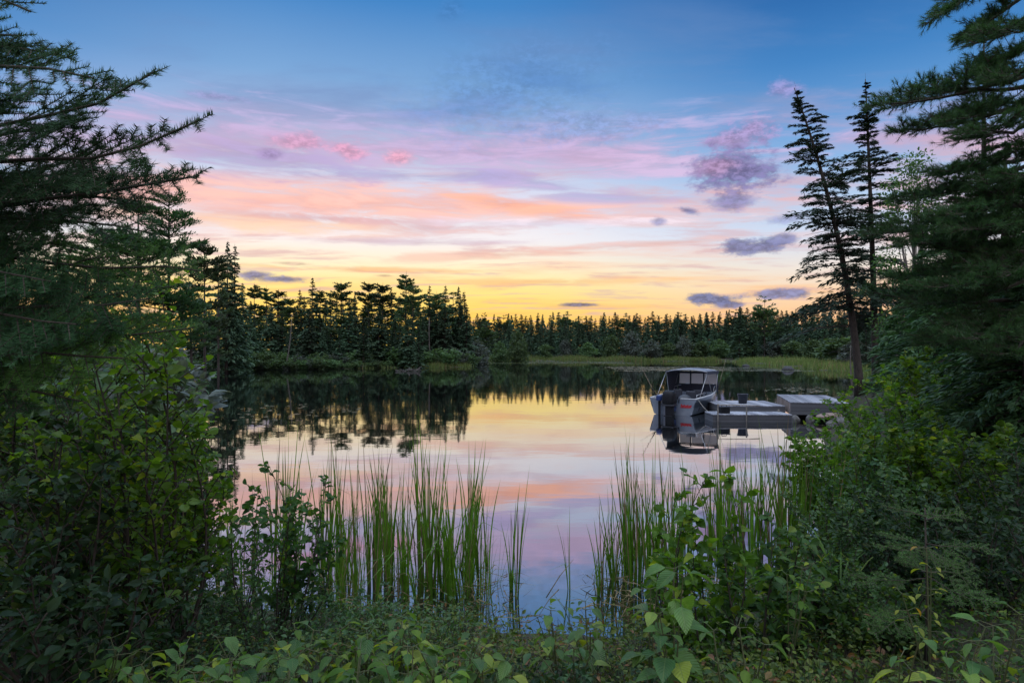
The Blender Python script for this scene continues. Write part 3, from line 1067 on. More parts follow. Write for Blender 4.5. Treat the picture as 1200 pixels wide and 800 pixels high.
# far reed beds: nobody could count them
def reed_strip(name, pts, depth, n, h, seed, wid=0.1):
    rg = np.random.default_rng(seed)
    pts = np.array(pts, float)
    seg = rg.integers(0, len(pts) - 1, n)
    u = rg.random((n, 1))
    p = pts[seg] * (1 - u) + pts[seg + 1] * u
    off = np.array(depth, float)[None] * (rg.random((n, 1)) ** 1.2)
    p = p + off + rg.normal(0, 0.5, (n, 2))
    den = 0.5 + 0.35 * np.sin(p[:, 0] * 0.45 + 1.3 * np.sin(p[:, 1] * 0.3)) + 0.3 * np.sin(p[:, 0] * 0.17 + p[:, 1] * 0.23 + 2)
    keep = rg.random(n) < np.clip(den + 0.15, 0.05, 1)
    p, den = p[keep], den[keep]
    n = len(p)
    z = np.maximum(height(p), -0.05)
    P = np.concatenate([p, z[:, None] - 0.02], 1)
    D = norm(np.concatenate([rg.normal(0, 0.22, (n, 2)), np.ones((n, 1))], 1))
    S = np.stack([np.full(n, wid) * rg.uniform(0.6, 1.6, n), h * rg.uniform(0.4, 1.15, n) * np.clip(0.5 + den * 0.6, 0.4, 1.2), np.ones(n)], -1)
    nr_ = np.concatenate([rg.normal(0, 0.6, (n, 1)), -np.ones((n, 1)), np.zeros((n, 1))], 1)
    v, f = scatter(TRI_V, TRI_F, P, frames(D, nr_), S)
    o = obj(name, mesh_np(name, v, f, M['reed']))
    return tag(o, kind='stuff')


tag(reed_strip('reed_grass', [(-7, 169), (0, 167), (20, 168), (45, 163), (54, 160)], (0, 14), 12000, 1.4, 1, 0.16), 'pale green reed grass along the far shore below the treeline', 'reed grass')
tag(reed_strip('reed_grass', [(54, 160), (52, 140), (48, 110), (43.5, 83), (43, 74)], (14, 2), 12000, 1.35, 2, 0.12), 'bright green reed bed on the right shore behind the dock', 'reed grass')
tag(reed_strip('reed_grass', [(-24.5, 101), (-14, 107), (-7.5, 113)], (-1.5, 4.5), 4200, 0.9, 3, 0.1), 'bright green grass on the low spit before the pine stand', 'reed grass')


def lily_patch(name, x0, x1, y0, y1, n, seed, size, label):
    rg = np.random.default_rng(seed)
    k = 7
    a = np.arange(k) / k * 2 * math.pi * 0.93
    tv = np.concatenate([[[0, 0, 0]], np.stack([np.cos(a), np.sin(a), 0 * a], 1)])
    tf = np.array([[0, i_ + 1, i_ + 2] for i_ in range(k - 1)])
    cx = rg.uniform(x0, x1, n // 12 + 1)
    cy = rg.uniform(y0, y1, n // 12 + 1)
    ci = rg.integers(0, len(cx), n)
    P = np.stack([cx[ci] + rg.normal(0, 1.1, n), cy[ci] + rg.normal(0, 0.9, n), 0.008 + 0.012 * rg.random(n)], 1)
    P = P[lake_dist(P) < -0.3]
    n = len(P)
    ang = rg.random(n) * 2 * math.pi
    D = np.stack([np.cos(ang), np.sin(ang), 0 * ang], 1)
    v, f = scatter(tv, tf, P, frames(D, np.tile([0, 0, 1.0], (n, 1))), size * rg.uniform(0.6, 1.2, n))
    return tag(obj(name, mesh_np(name, v, f, M['lily'])), label, 'lily pads', kind='stuff')


lily_patch('lily_pads', 16, 42, 88, 112, 2600, 5, 0.22, 'pale streak of lily pads on the water beyond the boat')
lily_patch('lily_pads', -7, 26, 138, 160, 2600, 6, 0.28, 'pale streak of lily pads below the far reeds')
lily_patch('lily_pads', 18.5, 22.5, 45, 50, 60, 7, 0.16, 'small raft of lily pads between the dock and the right reed bed')
lily_patch('lily_pads', -14, -8, 24, 44, 60, 8, 0.12, 'scattered lily pads in the dark tree reflections')

# far treeline: individual conifers
far_protos = []
for k in range(7):
    kind = ('spruce', 'fir', 'spruce', 'fir', 'spruce', 'pine', 'fir')[k]
    far_protos.append(conifer_single('spruce_tree', 100 + k, M['far_green'] if kind != 'pine' else M['far_pine'], M['bark'], H=10.0,
                                     R=(1.9, 2.1, 1.6, 2.4, 2.0, 2.4, 1.8)[k], nb=230 if kind != 'pine' else 110, ns=22 if kind != 'pine' else 26,
                                     size=0.68 if kind != 'pine' else 0.6, kind=kind, bare=0.03 if kind != 'pine' else 0.25, width=0.24))


def far_tree(px, Y, H, proto=None, label='dark conifer in the long treeline across the lake', group='conifers of the far treeline', name='spruce_tree', cat='tree', fat=1.0):
    x = (px - 600) / FPX * Y
    k = rng.integers(0, 5) if proto is None else proto
    if k == 5:
        name = 'pine_tree' if name == 'spruce_tree' else name
    o = obj(name, far_protos[k], loc=(x, Y, gz(x, Y) - 0.1))
    s = H / 10.0
    f_ = s * fat * rng.uniform(0.85, 1.2)
    o.scale = (f_, f_, s)
    o.rotation_euler = (rng.normal(0, 0.015), rng.normal(0, 0.015), rng.random() * 6.28)
    tag(o, label, cat, group)
    return o


for row, (Y, n, H0, H1) in enumerate(((187, 46, 7.0, 11.5), (196, 46, 9.5, 13.0), (208, 60, 12.0, 14.2), (224, 86, 13.6, 15.6))):
    for k in range(n):
        px = 548 + (k + rng.uniform(0.0, 1.0)) * (560.0 / n)
        Yk = Y + rng.uniform(-4, 4)
        if px > 850:
            Yk = Yk - 8 - (px - 850) * 0.10
        far_tree(px, Yk, rng.uniform(H0, H1) * (0.93 if px < 850 else 0.98), proto=(5 if (row == 3 and rng.random() < 0.12) else None))
far_tree(896, 168, 16.5, proto=5, label='tall ragged pine standing above the far treeline right of the slate clouds', group=None, name='pine_tree')
far_tree(866, 170, 14.2, proto=0, label='narrow spruce poking just above the far treeline left of the ragged pine', group=None)
far_tree(571, 160, 11.2, proto=5, label='lone pine at the gap between the left stand and the far treeline', group=None, name='pine_tree')

# rounded broadleaf trees and shrubs on the far shore
round_protos = []
for k in range(4):
    T, K = broadleaf_tree(300 + k, 6.0, 2.6, 34, 60, 0.55, bare=0.08)
    A = Acc()
    A.add(np.concatenate(T.V), np.concatenate(T.F), 1)
    A.add(np.concatenate(K.V), np.concatenate(K.F), 0)
    round_protos.append([A.mesh('broadleaf_tree', [M[m_], M['bark']]) for m_ in ('far_leaf', 'far_leaf_grey')])


def far_round(px, Y, H, W, grey, label, group=None, name='broadleaf_tree', cat='tree'):
    x = (px - 600) / FPX * Y
    o = obj(name, round_protos[rng.integers(0, 4)][1 if grey else 0], loc=(x, Y, gz(x, Y) - 0.15))
    o.scale = (W / 5.2, W / 5.2, H / 6.0)
    o.rotation_euler = (0, 0, rng.random() * 6.28)
    return tag(o, label, cat, group)


far_round(606, 150, 8.2, 5.0, False, 'pale green round tree at the left end of the far reeds')
far_round(585, 153, 6.0, 4.4, False, 'smaller green tree beside the pale round tree, nearer the pine stand')
far_round(558, 132, 5.0, 5.0, True, 'grey willow bush at the tip of the pine stand')
for k, (px, h_, w_, g_) in enumerate([(640, 4, 5, 0), (662, 5, 4, 1), (690, 4.5, 5, 0), (716, 6.5, 5.5, 0), (741, 7, 6, 1), (764, 5, 5, 1), (783, 4.2, 5, 0), (800, 6, 5, 1), (820, 4.5, 6, 0),
                                      (842, 5, 6, 0), (872, 5.5, 6, 0), (905, 4.5, 6, 1), (930, 4.5, 6, 0), (955, 4.6, 6, 0)]):
    far_round(px, 182 - max(0, px - 850) * 0.25, h_, w_, g_, 'low rounded bush along the foot of the far treeline', 'bushes at the foot of the far treeline', 'bush', 'bush')
far_round(985, 118, 4.6, 9.0, False, 'wide green bush at the back of the right reed bed')
far_round(1004, 112, 4.0, 6.0, True, 'greyish bush beside the wide green bush behind the right reeds')

# ================================================================== LEFT STAND
stand_protos = {}
stand_protos['pine'] = [conifer_thing('pine_tree', 400 + k, M['far_pine'], M['bark'], H=15.0, R=(2.6, 3.0, 2.2)[k], nb=(110, 120, 100)[k], ns=50, size=0.6, kind='pine', bare=(0.22, 0.32, 0.15)[k], width=0.22, dead=14) for k in range(3)]
stand_protos['spruce'] = [conifer_thing('spruce_tree', 420 + k, M['far_green'], M['bark'], H=15.0, R=(2.3, 2.0, 2.6)[k], nb=(230, 210, 240)[k], ns=38, size=0.75, kind=('spruce', 'spruce', 'fir')[k], bare=0.03, width=0.2, dead=10) for k in range(3)]
used = {}


def place(proto, key, x, y, s, label, group=None, cat='tree', fat=1.0, tilt=(0, 0), rz=None, dz=-0.1):
    o = proto if key not in used else copy_tree(proto)
    used[key] = True
    o.location = (x, y, gz(x, y) + dz)
    o.scale = (s * fat, s * fat, s)
    o.rotation_euler = (tilt[0], tilt[1], rng.random() * 6.28 if rz is None else rz)
    for kx in ('group',):
        if kx in o:
            del o[kx]
    tag(o, label, cat, group)
    return o


def stand(kind, px, top, Y, label=None, group=None, fat=1.0, v=None):
    x = (px - 600) / FPX * Y
    ztop = EYE + (HZ - top) / FPX * Y
    H = ztop - gz(x, Y)
    k = int(rng.integers(0, 3)) if v is None else v
    if label is None:
        label = 'conifer in the dense stand on the near left shore'
        group = 'conifers of the left shore stand'
    return place(stand_protos[kind][k], (kind, k), x, Y, H / 15.0, label, group, fat=fat, tilt=(rng.normal(0, 0.015), rng.normal(0, 0.015)))


for px, top, kd in [(298, 332, 'pine'), (312, 336, 'pine'), (326, 340, 'pine'), (340, 345, 'pine'), (352, 338, 'spruce'), (376, 336, 'pine'), (388, 345, 'spruce'), (414, 342, 'spruce'),
                    (432, 330, 'pine'), (447, 333, 'pine'), (459, 338, 'spruce'), (484, 332, 'pine'), (492, 345, 'spruce'), (505, 336, 'spruce'), (512, 340, 'pine'), (521, 336, 'spruce'), (530, 341, 'pine'),
                    (538, 336, 'spruce'), (546, 342, 'spruce')]:
    stand(kd, px, top + rng.uniform(-3, 3), rng.uniform(118, 136))
stand('spruce', 365, 324, 114, 'pointed spruce rising over its neighbours in the left stand', v=0)
stand('pine', 400, 328, 116, 'broad topped pine standing clear right of the pointed spruce', v=1)
stand('pine', 475, 317, 120, 'tallest pine of the left stand, with open level boughs', v=2)
for k in range(44):   # lower trees in front, filling the stand to the shore
    px = 236 + k * 7.2 + rng.uniform(-4, 4)
    Y = rng.uniform(104, 116) if px > 300 else rng.uniform(96, 108)
    if px > 500:
        Y = rng.uniform(116, 124)
    stand('spruce', px, rng.uniform(352, 388), Y, fat=1.35)
for k in range(38):
    px = 240 + k * 8.0 + rng.uniform(-5, 5)
    stand('spruce' if k % 3 else 'pine', px, rng.uniform(344, 362), rng.uniform(136, 150), fat=1.25)
# tall trees at the stand's left end
for px, top, kd, Y, lab in [(265, 281, 'spruce', 84, 'tall thin spruce at the left end of the stand, left of a pair'), (275, 286, 'spruce', 86, 'tall thin spruce at the left end of the stand, right of a pair'),
                            (240, 278, 'pine', 66, 'tall pine left of the pair of thin spruces'), (256, 300, 'pine', 78, 'shorter pine tucked behind the pair of thin spruces'), (225, 300, 'pine', 62, 'low pine half hidden by the alder leaves'),
                            (286, 330, 'spruce', 92, 'stout spruce just right of the pair of thin spruces')]:
    stand(kd, px, top, Y, lab, fat=0.85 if kd == 'spruce' else 0.8)
# big white pines further along the left shore
for k, (px, top, Y, lab) in enumerate([(162, 226, 44, 'large white pine on the left shore, trunk showing through its boughs'), (198, 216, 46, 'large white pine on the left shore with boughs sweeping right'),
                                       (120, 262, 40, 'shorter white pine on the left shore behind the fir boughs')]):
    x = (px - 600) / FPX * Y
    t_ = conifer_thing('white_pine', 450 + k, M['pine'], M['bark'], H=13.0, R=(2.9, 3.0, 3.0)[k], nb=150, ns=130, size=0.34, kind='pine', bare=0.18, width=0.15, dead=10, trunk_r=0.17, sides=8)
    H = EYE + (HZ - top) / FPX * Y - gz(x, Y)
    t_.location = (x, Y, gz(x, Y) - 0.1)
    t_.scale = (1.0, 1.0, H / 13.0)
    tag(t_, lab, 'tree')
# more forest on the left shore so the land is wooded from the side as well
for k in range(16):
    Y = rng.uniform(30, 88)
    x = -0.56 * Y - 6 - rng.random() * 12
    place(stand_protos['spruce'][k % 3], ('spruce', k % 3), x, Y, rng.uniform(0.5, 0.85), 'conifer of the wooded left shore seen through the alder leaves', 'conifers of the wooded left shore')

# bushes along the left shore
bush_protos = []
for k in range(4):
    St, Lf = shrub(600 + k, 2.6, 1.7, 16, 12, 8, 0.26, LEAF, bare=0.05, twig_len=0.32, stem_r=0.02)
    A = Acc()
    A.add(np.concatenate(St.V), np.concatenate(St.F), 1)
    A.add(np.concatenate(Lf.V), np.concatenate(Lf.F), 0)
    bush_protos.append([A.mesh('bush', [M['far_leaf'], M['twig']]), A.mesh('bush', [M['far_leaf_grey'], M['twig']])])
for k in range(34):
    px = 238 + k * 9.3 + rng.uniform(-4, 4)
    t = (px - 238) / 190.0
    Y = 94 + 9 * t if t < 1 else 104 + 10 * (t - 1)
    Y += 2.0 + rng.uniform(0, 2.5)
    x = (px - 600) / FPX * Y
    if lake_dist(np.array([[x, Y]]))[0] < 0.3:
        Y += 4
        x = (px - 600) / FPX * Y
    o = obj('bush', bush_protos[k % 4][1 if k % 5 == 2 else 0], loc=(x, Y, gz(x, Y) - 0.1))
    s = rng.uniform(0.7, 1.35)
    o.scale = (s * 1.25, s * 1.25, s)
    o.rotation_euler = (0, 0, rng.random() * 6.28)
    tag(o, 'low shoreline bush at the foot of the left stand', 'bush', 'bushes along the left shore')

for k in range(60):
    Y = 8.5 * (90 / 8.5) ** ((k + rng.random()) / 60)
    x = -0.50 * Y - 1.2 - rng.random() * (1.0 + 0.12 * Y)
    while lake_dist(np.array([[x, Y]]))[0] < 0.35:
        x -= 0.5
    o = obj('bush', bush_protos[k % 4][0 if k % 4 else 1], loc=(x, Y, gz(x, Y) - 0.1))
    s = rng.uniform(0.65, 1.2)
    o.scale = (s * 1.1, s * 1.1, s)
    o.rotation_euler = (0, 0, rng.random() * 6.28)
    tag(o, 'leafy bush on the left shore glimpsed between the alder leaves', 'bush', 'bushes of the wooded left shore')

for k in range(44):
    px = 236 + k * 5.0 + rng.uniform(-2, 2)
    Y = 88.0
    while lake_dist(np.array([[(px - 600) / FPX * Y, Y]]))[0] < 0.25:
        Y += 0.25
    Y += rng.uniform(0.0, 0.9)
    x = (px - 600) / FPX * Y
    o = obj('bush', bush_protos[k % 4][1 if k % 6 == 2 else 0], loc=(x, Y, gz(x, Y) - 0.15))
    s = rng.uniform(0.3, 0.75)
    o.scale = (s * 1.5, s * 1.5, s)
    o.rotation_euler = (0, 0, rng.random() * 6.28)
    tag(o, 'low shoreline bush at the foot of the left stand', 'bush', 'bushes along the left shore')

# pale leaning birch snag and dead fallen spruce on the left shore
def snag(name, p0, p1, r, mat, label, twigs=10, seed=1, tl=0.6):
    rg = np.random.default_rng(seed)
    p0, p1 = np.array(p0, float), np.array(p1, float)
    t = np.linspace(0, 1, 8)
    mid = rg.normal(0, 0.02, 3) * np.linalg.norm(p1 - p0)
    pts = p0 + (p1 - p0) * t[:, None] + mid * np.sin(t * math.pi)[:, None]
    A = Acc()
    A.add(*tube(pts - p0, r * (1.0 - 0.7 * t), 7))
    root = empty(name, p0)
    obj('trunk', A.mesh('trunk', M[mat], smooth=True), root)
    if twigs:
        u = rg.uniform(0.25, 0.98, twigs)
        q0 = (p1 - p0) * u[:, None] + mid * np.sin(u * math.pi)[:, None]
        d = norm(rg.normal(size=(twigs, 3)) + 0.4 * norm(p1 - p0))
        v, f = prisms(q0, q0 + d * (tl * rg.uniform(0.4, 1.2, (twigs, 1))), r * 0.25, r * 0.06)
        obj('branch', mesh_np('branch', v, f, M[mat]), root)
    return tag(root, label, 'dead tree')


snag('dead_birch', at(335, 424, 97) * [1, 1, 0] + [0, 0, 0.3], at(342, 369, 97), 0.11, 'bark_grey', 'pale thin leaning birch trunk in front of the left stand', 8, 3)
snag('dead_spruce', at(276, 430, 88) * [1, 1, 0] + [0, 0, 0.2], at(262, 385, 88), 0.16, 'bark_grey', 'grey bare dead spruce slanting at the left shore', 26, 4, 1.5)
snag('dead_spruce', at(505, 424, 114) * [1, 1, 0] + [0, 0, 0.3], at(503, 372, 114), 0.14, 'bark_grey', 'grey bare upright snag in the left stand', 22, 5, 1.3)


def pile(name, c, n, spread, mat, label, seed, r=0.05, ln=0.9):
    rg = np.random.default_rng(seed)
    A = Acc()
    for _ in range(n):
        a = rg.random() * 6.28
        p = np.array([rg.normal(0, spread), rg.normal(0, spread * 0.5), abs(rg.normal(0, 0.12))])
        d = np.array([math.cos(a), math.sin(a) * 0.6, rg.uniform(-0.1, 0.75)]) * ln * rg.uniform(0.4, 1.1)
        A.add(*tube([p, p + d * 0.5 + rg.normal(0, 0.04, 3), p + d], [r, r * 0.8, r * 0.4], 5))
    return tag(obj(name, A.mesh(name, M[mat], smooth=True), loc=c), label, 'driftwood')


pile('driftwood', (-13.9, 88, 0.0), 26, 0.9, 'driftwood', 'tangle of driftwood sticking out of the water before the spit', 21)
pile('driftwood', (-41.5, 89.0, 0.0), 26, 1.6, 'driftwood', 'grey fallen branches at the water line of the left shore', 22, ln=1.6)


def rock(name, c, s, mat, label, seed):
    rg = np.random.default_rng(seed)
    bm = bmesh.new()
    bmesh.ops.create_icosphere(bm, subdivisions=3, radius=1.0)
    k1, k2 = rg.normal(0, 1.6, 3), rg.normal(0, 3.2, 3)
    for v in bm.verts:
        d = 1 + 0.16 * math.sin(v.co.x * k1[0] + v.co.y * k1[1] + 1) + 0.08 * math.sin(v.co.x * k2[0] + v.co.z * k2[2]) + 0.06 * math.sin(5 * v.co.y + k1[2])
        v.co = Vector((v.co.x * s[0] * d, v.co.y * s[1] * d, v.co.z * s[2] * d))
    me = bpy.data.meshes.new(name)
    bm.to_mesh(me)
    bm.free()
    me.materials.append(M[mat])
    for p in me.polygons:
        p.use_smooth = True
    return tag(obj(name, me, loc=c), label, 'rock')


rock('rock', tuple(at(924, 434, 92) * [1, 1, 0] + [0, 0, 0.1]), (0.75, 0.5, 0.4), 'rock_dark', 'dark rock in the shallows before the right reed bed', 31)
rock('rock', tuple(at(874, 428, 115) * [1, 1, 0] + [0, 0, 0.05]), (0.6, 0.4, 0.28), 'rock_dark', 'small rock among the lily pads left of the dark rock', 32)

# ================================================================== RIGHT SHORE: two tall spruces
def big_spruce(name, seed, base_px, base_py, top_px, top_py, Y, R, label, bend, nb, droop, bare, gap):
    b = at(base_px, base_py, Y)
    t = at(top_px, top_py, Y)
    zb = min(b[2], gz(b[0], Y)) - 0.15
    H = t[2] - zb
    tr = conifer_thing(name, seed, M['spruce'], M['bark'], H=H, R=R, nb=nb, ns=170, size=0.34, kind='spruce', bare=bare, droop=droop, lean=(t[0] - b[0], 0.3), bend=bend, trunk_r=0.17, width=0.13, dead=40, gap=gap, sides=8)
    tr.location = (b[0], Y, zb)
    return tag(tr, label, 'tree')


big_spruce('spruce_tree', 501, 1008, 446, 934, 100, 30.0, 3.0, 'tall spruce leaning left over the lake beside the dock', (0.55, 0), 230, 0.42, 0.22, 0.0)
big_spruce('spruce_tree', 502, 1027, 434, 1018, 90, 31.5, 2.15, 'tall straight thin spruce just right of the leaning one', (0.05, 0), 190, 0.40, 0.24, 0.0)
snag('dead_stub', at(999, 446, 29) + [0, 0, -0.4], at(997, 404, 29), 0.05, 'bark_grey', 'short weathered dead stub beside the leaning spruce', 0, 8)

# ================================================================== BOAT AND DOCK
def bevel_box(x0, x1, y0, y1, z0, z1, b=0.01):
    bm = bmesh.new()
    bmesh.ops.create_cube(bm, size=1.0)
    for v in bm.verts:
        v.co = Vector(((x0 + x1) / 2 + v.co.x * (x1 - x0), (y0 + y1) / 2 + v.co.y * (y1 - y0), (z0 + z1) / 2 + v.co.z * (z1 - z0)))
    bmesh.ops.bevel(bm, geom=bm.edges[:], offset=b, segments=2, affect='EDGES', profile=0.5)
    bmesh.ops.triangulate(bm, faces=bm.faces[:])
    bm.verts.index_update()
    V = np.array([v.co[:] for v in bm.verts])
    F = np.array([[v.index for v in f.verts] for f in bm.faces])
    bm.free()
    return V, F


def dock_section(name, loc, rz, W, D, zt, label, thick=0.07, skirt=0.26, boards=True, side='deck_side', posts=()):
    """a deck of boards on planked sides, with its posts"""
    r = empty(name, (loc[0], loc[1], 0), rz)
    n = max(3, int(round(D / 0.145)))
    A = Acc()
    rg = np.random.default_rng(int(W * 100))
    pitch = D / n
    for k in range(n):
        A.add(*bevel_box(-0.02 * rg.random(), W + 0.02 * rg.random(), k * pitch + 0.005, (k + 1) * pitch - 0.005, zt - 0.04 + 0.004 * rg.random(), zt + 0.004 * rg.random(), 0.006))
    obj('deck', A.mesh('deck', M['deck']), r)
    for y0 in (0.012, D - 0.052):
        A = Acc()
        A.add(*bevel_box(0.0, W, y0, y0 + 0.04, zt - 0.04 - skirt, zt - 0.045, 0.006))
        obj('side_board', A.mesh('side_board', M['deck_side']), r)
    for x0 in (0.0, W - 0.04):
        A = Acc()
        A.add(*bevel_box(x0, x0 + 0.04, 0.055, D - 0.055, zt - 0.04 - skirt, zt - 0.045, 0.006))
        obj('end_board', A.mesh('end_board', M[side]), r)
    for (x, y, z0, z1, rad) in posts:
        obj('post', (lambda a: a.mesh('post', M['driftwood'], smooth=True))((lambda a: (a.add(*tube([(x, y, z0), (x, y, (z0 + z1) / 2), (x, y, z1)], rad, 8)), a)[1])(Acc())), r)
    return tag(r, label, 'dock')


dock_section('floating_dock', (8.15, 26.3), RAD(-2.5), 3.15, 1.35, 0.29, 'low front section of the grey dock beside the boat', skirt=0.30,
             posts=[(0.18, -0.07, -1.2, 0.72, 0.035), (1.32, -0.07, -1.2, 0.62, 0.03), (3.05, 1.2, -1.2, 0.4, 0.04)])
dock_section('raised_dock', (9.0, 28.05), RAD(-4), 2.75, 2.9, 0.50, 'grey raised platform behind the low front dock section', skirt=0.44,
             posts=[(0.1, 2.8, -1.2, 0.4, 0.04), (2.6, 2.8, -1.2, 0.4, 0.04)])
dock_section('shore_dock', (11.55, 26.9), RAD(-16), 2.2, 4.9, 0.74, 'high dock section reaching the shore, with a brown planked end', skirt=0.48, side='ramp_side',
             posts=[(0.15, 0.12, -1.0, 0.66, 0.05), (2.05, 0.12, -1.0, 0.66, 0.05), (0.15, 4.7, -1.2, 0.66, 0.05), (2.05, 4.7, -1.0, 0.66, 0.05)])

# the long pole laid over the two dock posts
A = Acc()
A.add(*tube([(8.28, 26.15, 0.69), (9.2, 26.1, 0.685), (9.95, 26.04, 0.66)], 0.018, 6))
tag(obj('fishing_pole', A.mesh('fishing_pole', M['rod'], smooth=True)), 'thin pole lying level across the dock posts', 'pole')


def lathe(prof, k=16):
    prof = np.array(prof, float)
    a = np.arange(k) / k * 2 * math.pi
    V = np.stack([prof[:, 0][:, None] * np.cos(a), prof[:, 0][:, None] * np.sin(a), np.repeat(prof[:, 1][:, None], k, 1)], -1).reshape(-1, 3)
    n = len(prof)
    i, j = np.meshgrid(np.arange(n - 1), np.arange(k), indexing='ij')
    i, j = i.ravel(), j.ravel()
    F = np.stack([i * k + j, i * k + (j + 1) % k, (i + 1) * k + (j + 1) % k, (i + 1) * k + j], 1)
    return V, F


def bucket(loc, s, mat, label):
    r = empty('bucket', loc)
    A = Acc()
    A.add(*lathe([(0.001, 0), (0.13 * s, 0), (0.17 * s, 0.30 * s), (0.182 * s, 0.30 * s), (0.182 * s, 0.32 * s), (0.16 * s, 0.32 * s), (0.125 * s, 0.03 * s), (0.001, 0.03 * s)]))
    obj('body', A.mesh('body', M[mat], smooth=True), r)
    A = Acc()
    t = np.linspace(0, math.pi, 9)
    A.add(*tube(np.stack([0.18 * s * np.cos(t), 0.10 * s * np.sin(t), 0.30 * s - 0.08 * s * np.sin(t)], 1), 0.006, 5))
    obj('handle', A.mesh('handle', M['metal'], smooth=True), r)
    return tag(r, label, 'bucket')


bucket((10.35, 29.1, 0.505), 1.35, 'bucket', 'dark bucket standing on the raised grey platform')
# dark bundle (battery box with a strap) at the left end of the low dock
r = empty('battery_box', (8.75, 26.75, 0.292), RAD(12))
A = Acc()
A.add(*bevel_box(-0.2, 0.2, -0.14, 0.14, 0, 0.24, 0.03))
obj('box', A.mesh('box', M['black'], smooth=False), r)
A = Acc()
A.add(*bevel_box(-0.215, 0.215, -0.155, 0.155, 0.243, 0.29, 0.018))
obj('lid', A.mesh('lid', M['seat'], smooth=False), r)
A = Acc()
A.add(*tube([(-0.12, 0, 0.285), (-0.1, 0, 0.345), (0.1, 0, 0.345), (0.12, 0, 0.285)], 0.014, 6))
obj('handle', A.mesh('handle', M['black'], smooth=True), r)
tag(r, 'small black box at the boat end of the low dock', 'box')

# stones by the shore dock
rock('rock', (11.35, 25.9, 0.08), (0.17, 0.16, 0.2), 'rock', 'pale block of stone left of a pair under the shore dock', 41)
rock('rock', (11.9, 25.9, 0.08), (0.15, 0.15, 0.2), 'rock', 'pale block of stone right of a pair under the shore dock', 42)
rock('rock', (12.75, 25.9, 0.24), (0.5, 0.3, 0.13), 'rock_pink', 'flat pinkish rock under the shore dock', 43)
rock('rock', (12.9, 25.6, 0.0), (0.55, 0.35, 0.22), 'rock', 'grey rock below the flat pinkish rock', 44)

# ---- the fishing boat
BX, BY, BA = 7.18, 29.0, RAD(-33)
boat = empty('fishing_boat', (BX, BY, 0), BA)
tag(boat, 'aluminium fishing boat with a canvas top and black outboard, moored by the dock', 'boat')
yst = np.array([0, 0.6, 1.4, 2.3, 3.1, 3.8, 4.35, 4.8, 5.1, 5.25])
gb = np.interp(yst, [0, 1.4, 2.6, 3.8, 4.8, 5.25], [1.04, 1.09, 1.09, 0.88, 0.32, 0.03])
gzv = np.interp(yst, [0, 2.5, 5.25], [0.72, 0.80, 1.08])
cb = np.interp(yst, [0, 2.3, 3.5, 4.4, 5.25], [0.84, 0.86, 0.68, 0.28, 0.02])
czv = np.interp(yst, [0, 2.5, 3.6, 4.6, 5.25], [0.06, 0.08, 0.18, 0.48, 0.95])
kz = np.interp(yst, [0, 3.0, 4.2, 4.8, 5.25], [-0.2, -0.2, -0.06, 0.22, 0.9])
f1 = 0.42


def hull_ring(s, y, g, gz_, c_, cz_, k_):
    m1_ = (c_ + (g - c_) * f1, cz_ + (gz_ - cz_) * f1)
    return [(0, y, k_), (s * c_, y, cz_), (s * m1_[0], y, m1_[1]), (s * (m1_[0] + 0.012), y, m1_[1] + 0.02), (s * (c_ + (g - c_) * 0.82), y, cz_ + (gz_ - cz_) * 0.82), (s * g, y, gz_)]


for s, nm in ((1, 'hull'),):
    V, F, MI = [], [], []
    for sgn in (1, -1):
        base_i = len(V)
        for q_ in range(len(yst)):
            V += hull_ring(sgn, yst[q_], gb[q_], gzv[q_], cb[q_], czv[q_], kz[q_])
        for q_ in range(len(yst) - 1):
            for k in range(5):
                a = base_i + q_ * 6 + k
                f = (a, a + 1, a + 7, a + 6)
                F.append(f if sgn > 0 else f[::-1])
                MI.append({0: 0, 1: 0, 2: 0, 3: 1, 4: 0}[k])
    # transom with the motor cut-out
    tr = len(V)
    V += [(-1.04, 0, .72), (-0.34, 0, .72), (-0.30, 0, .52), (0.30, 0, .52), (0.34, 0, .72), (1.04, 0, .72), (0.84, 0, 0.06), (0, 0, -0.2), (-0.84, 0, 0.06)]
    for f in ((0, 8, 1), (1, 8, 2), (2, 8, 7), (2, 7, 3), (3, 7, 6), (3, 6, 4), (4, 6, 5)):
        F.append((tr + f[0], tr + f[1], tr + f[2], tr + f[2]))
        MI.append(0)
    F = np.array(F)
    T3 = np.concatenate([F[:, [0, 1, 2]], F[F[:, 2] != F[:, 3]][:, [0, 2, 3]]])
    MI3 = np.concatenate([MI, np.array(MI)[F[:, 2] != F[:, 3]]])
    me = mesh_np('hull', V, T3, [M['alu'], M['alu_dark']], MI3)
    hull = obj('hull', me, boat)
    md = hull.modifiers.new('thickness', 'SOLIDIFY')
    md.thickness = 0.035
    md.offset = -1
# gunwale cap, and the white spray rail along the chine
for sgn in (-1, 1):
    A = Acc()
    A.add(*tube(np.stack([sgn * (gb - 0.01), yst, gzv + 0.015], 1), 0.035, 8))
    obj('gunwale', A.mesh('gunwale', M['alu_white'], smooth=True), boat)
    A = Acc()
    A.add(*tube(np.stack([sgn * (cb + 0.006), yst, czv + 0.01], 1), 0.022, 6))
    obj('chine_rail', A.mesh('chine_rail', M['alu_white'], smooth=True), boat)
A = Acc()
A.add(*bevel_box(-1.05, -0.35, -0.015, 0.11, 0.715, 0.755, 0.012))
A.add(*bevel_box(0.35, 1.05, -0.015, 0.11, 0.715, 0.755, 0.012))
obj('transom_cap', A.mesh('transom_cap', M['alu_white']), boat)
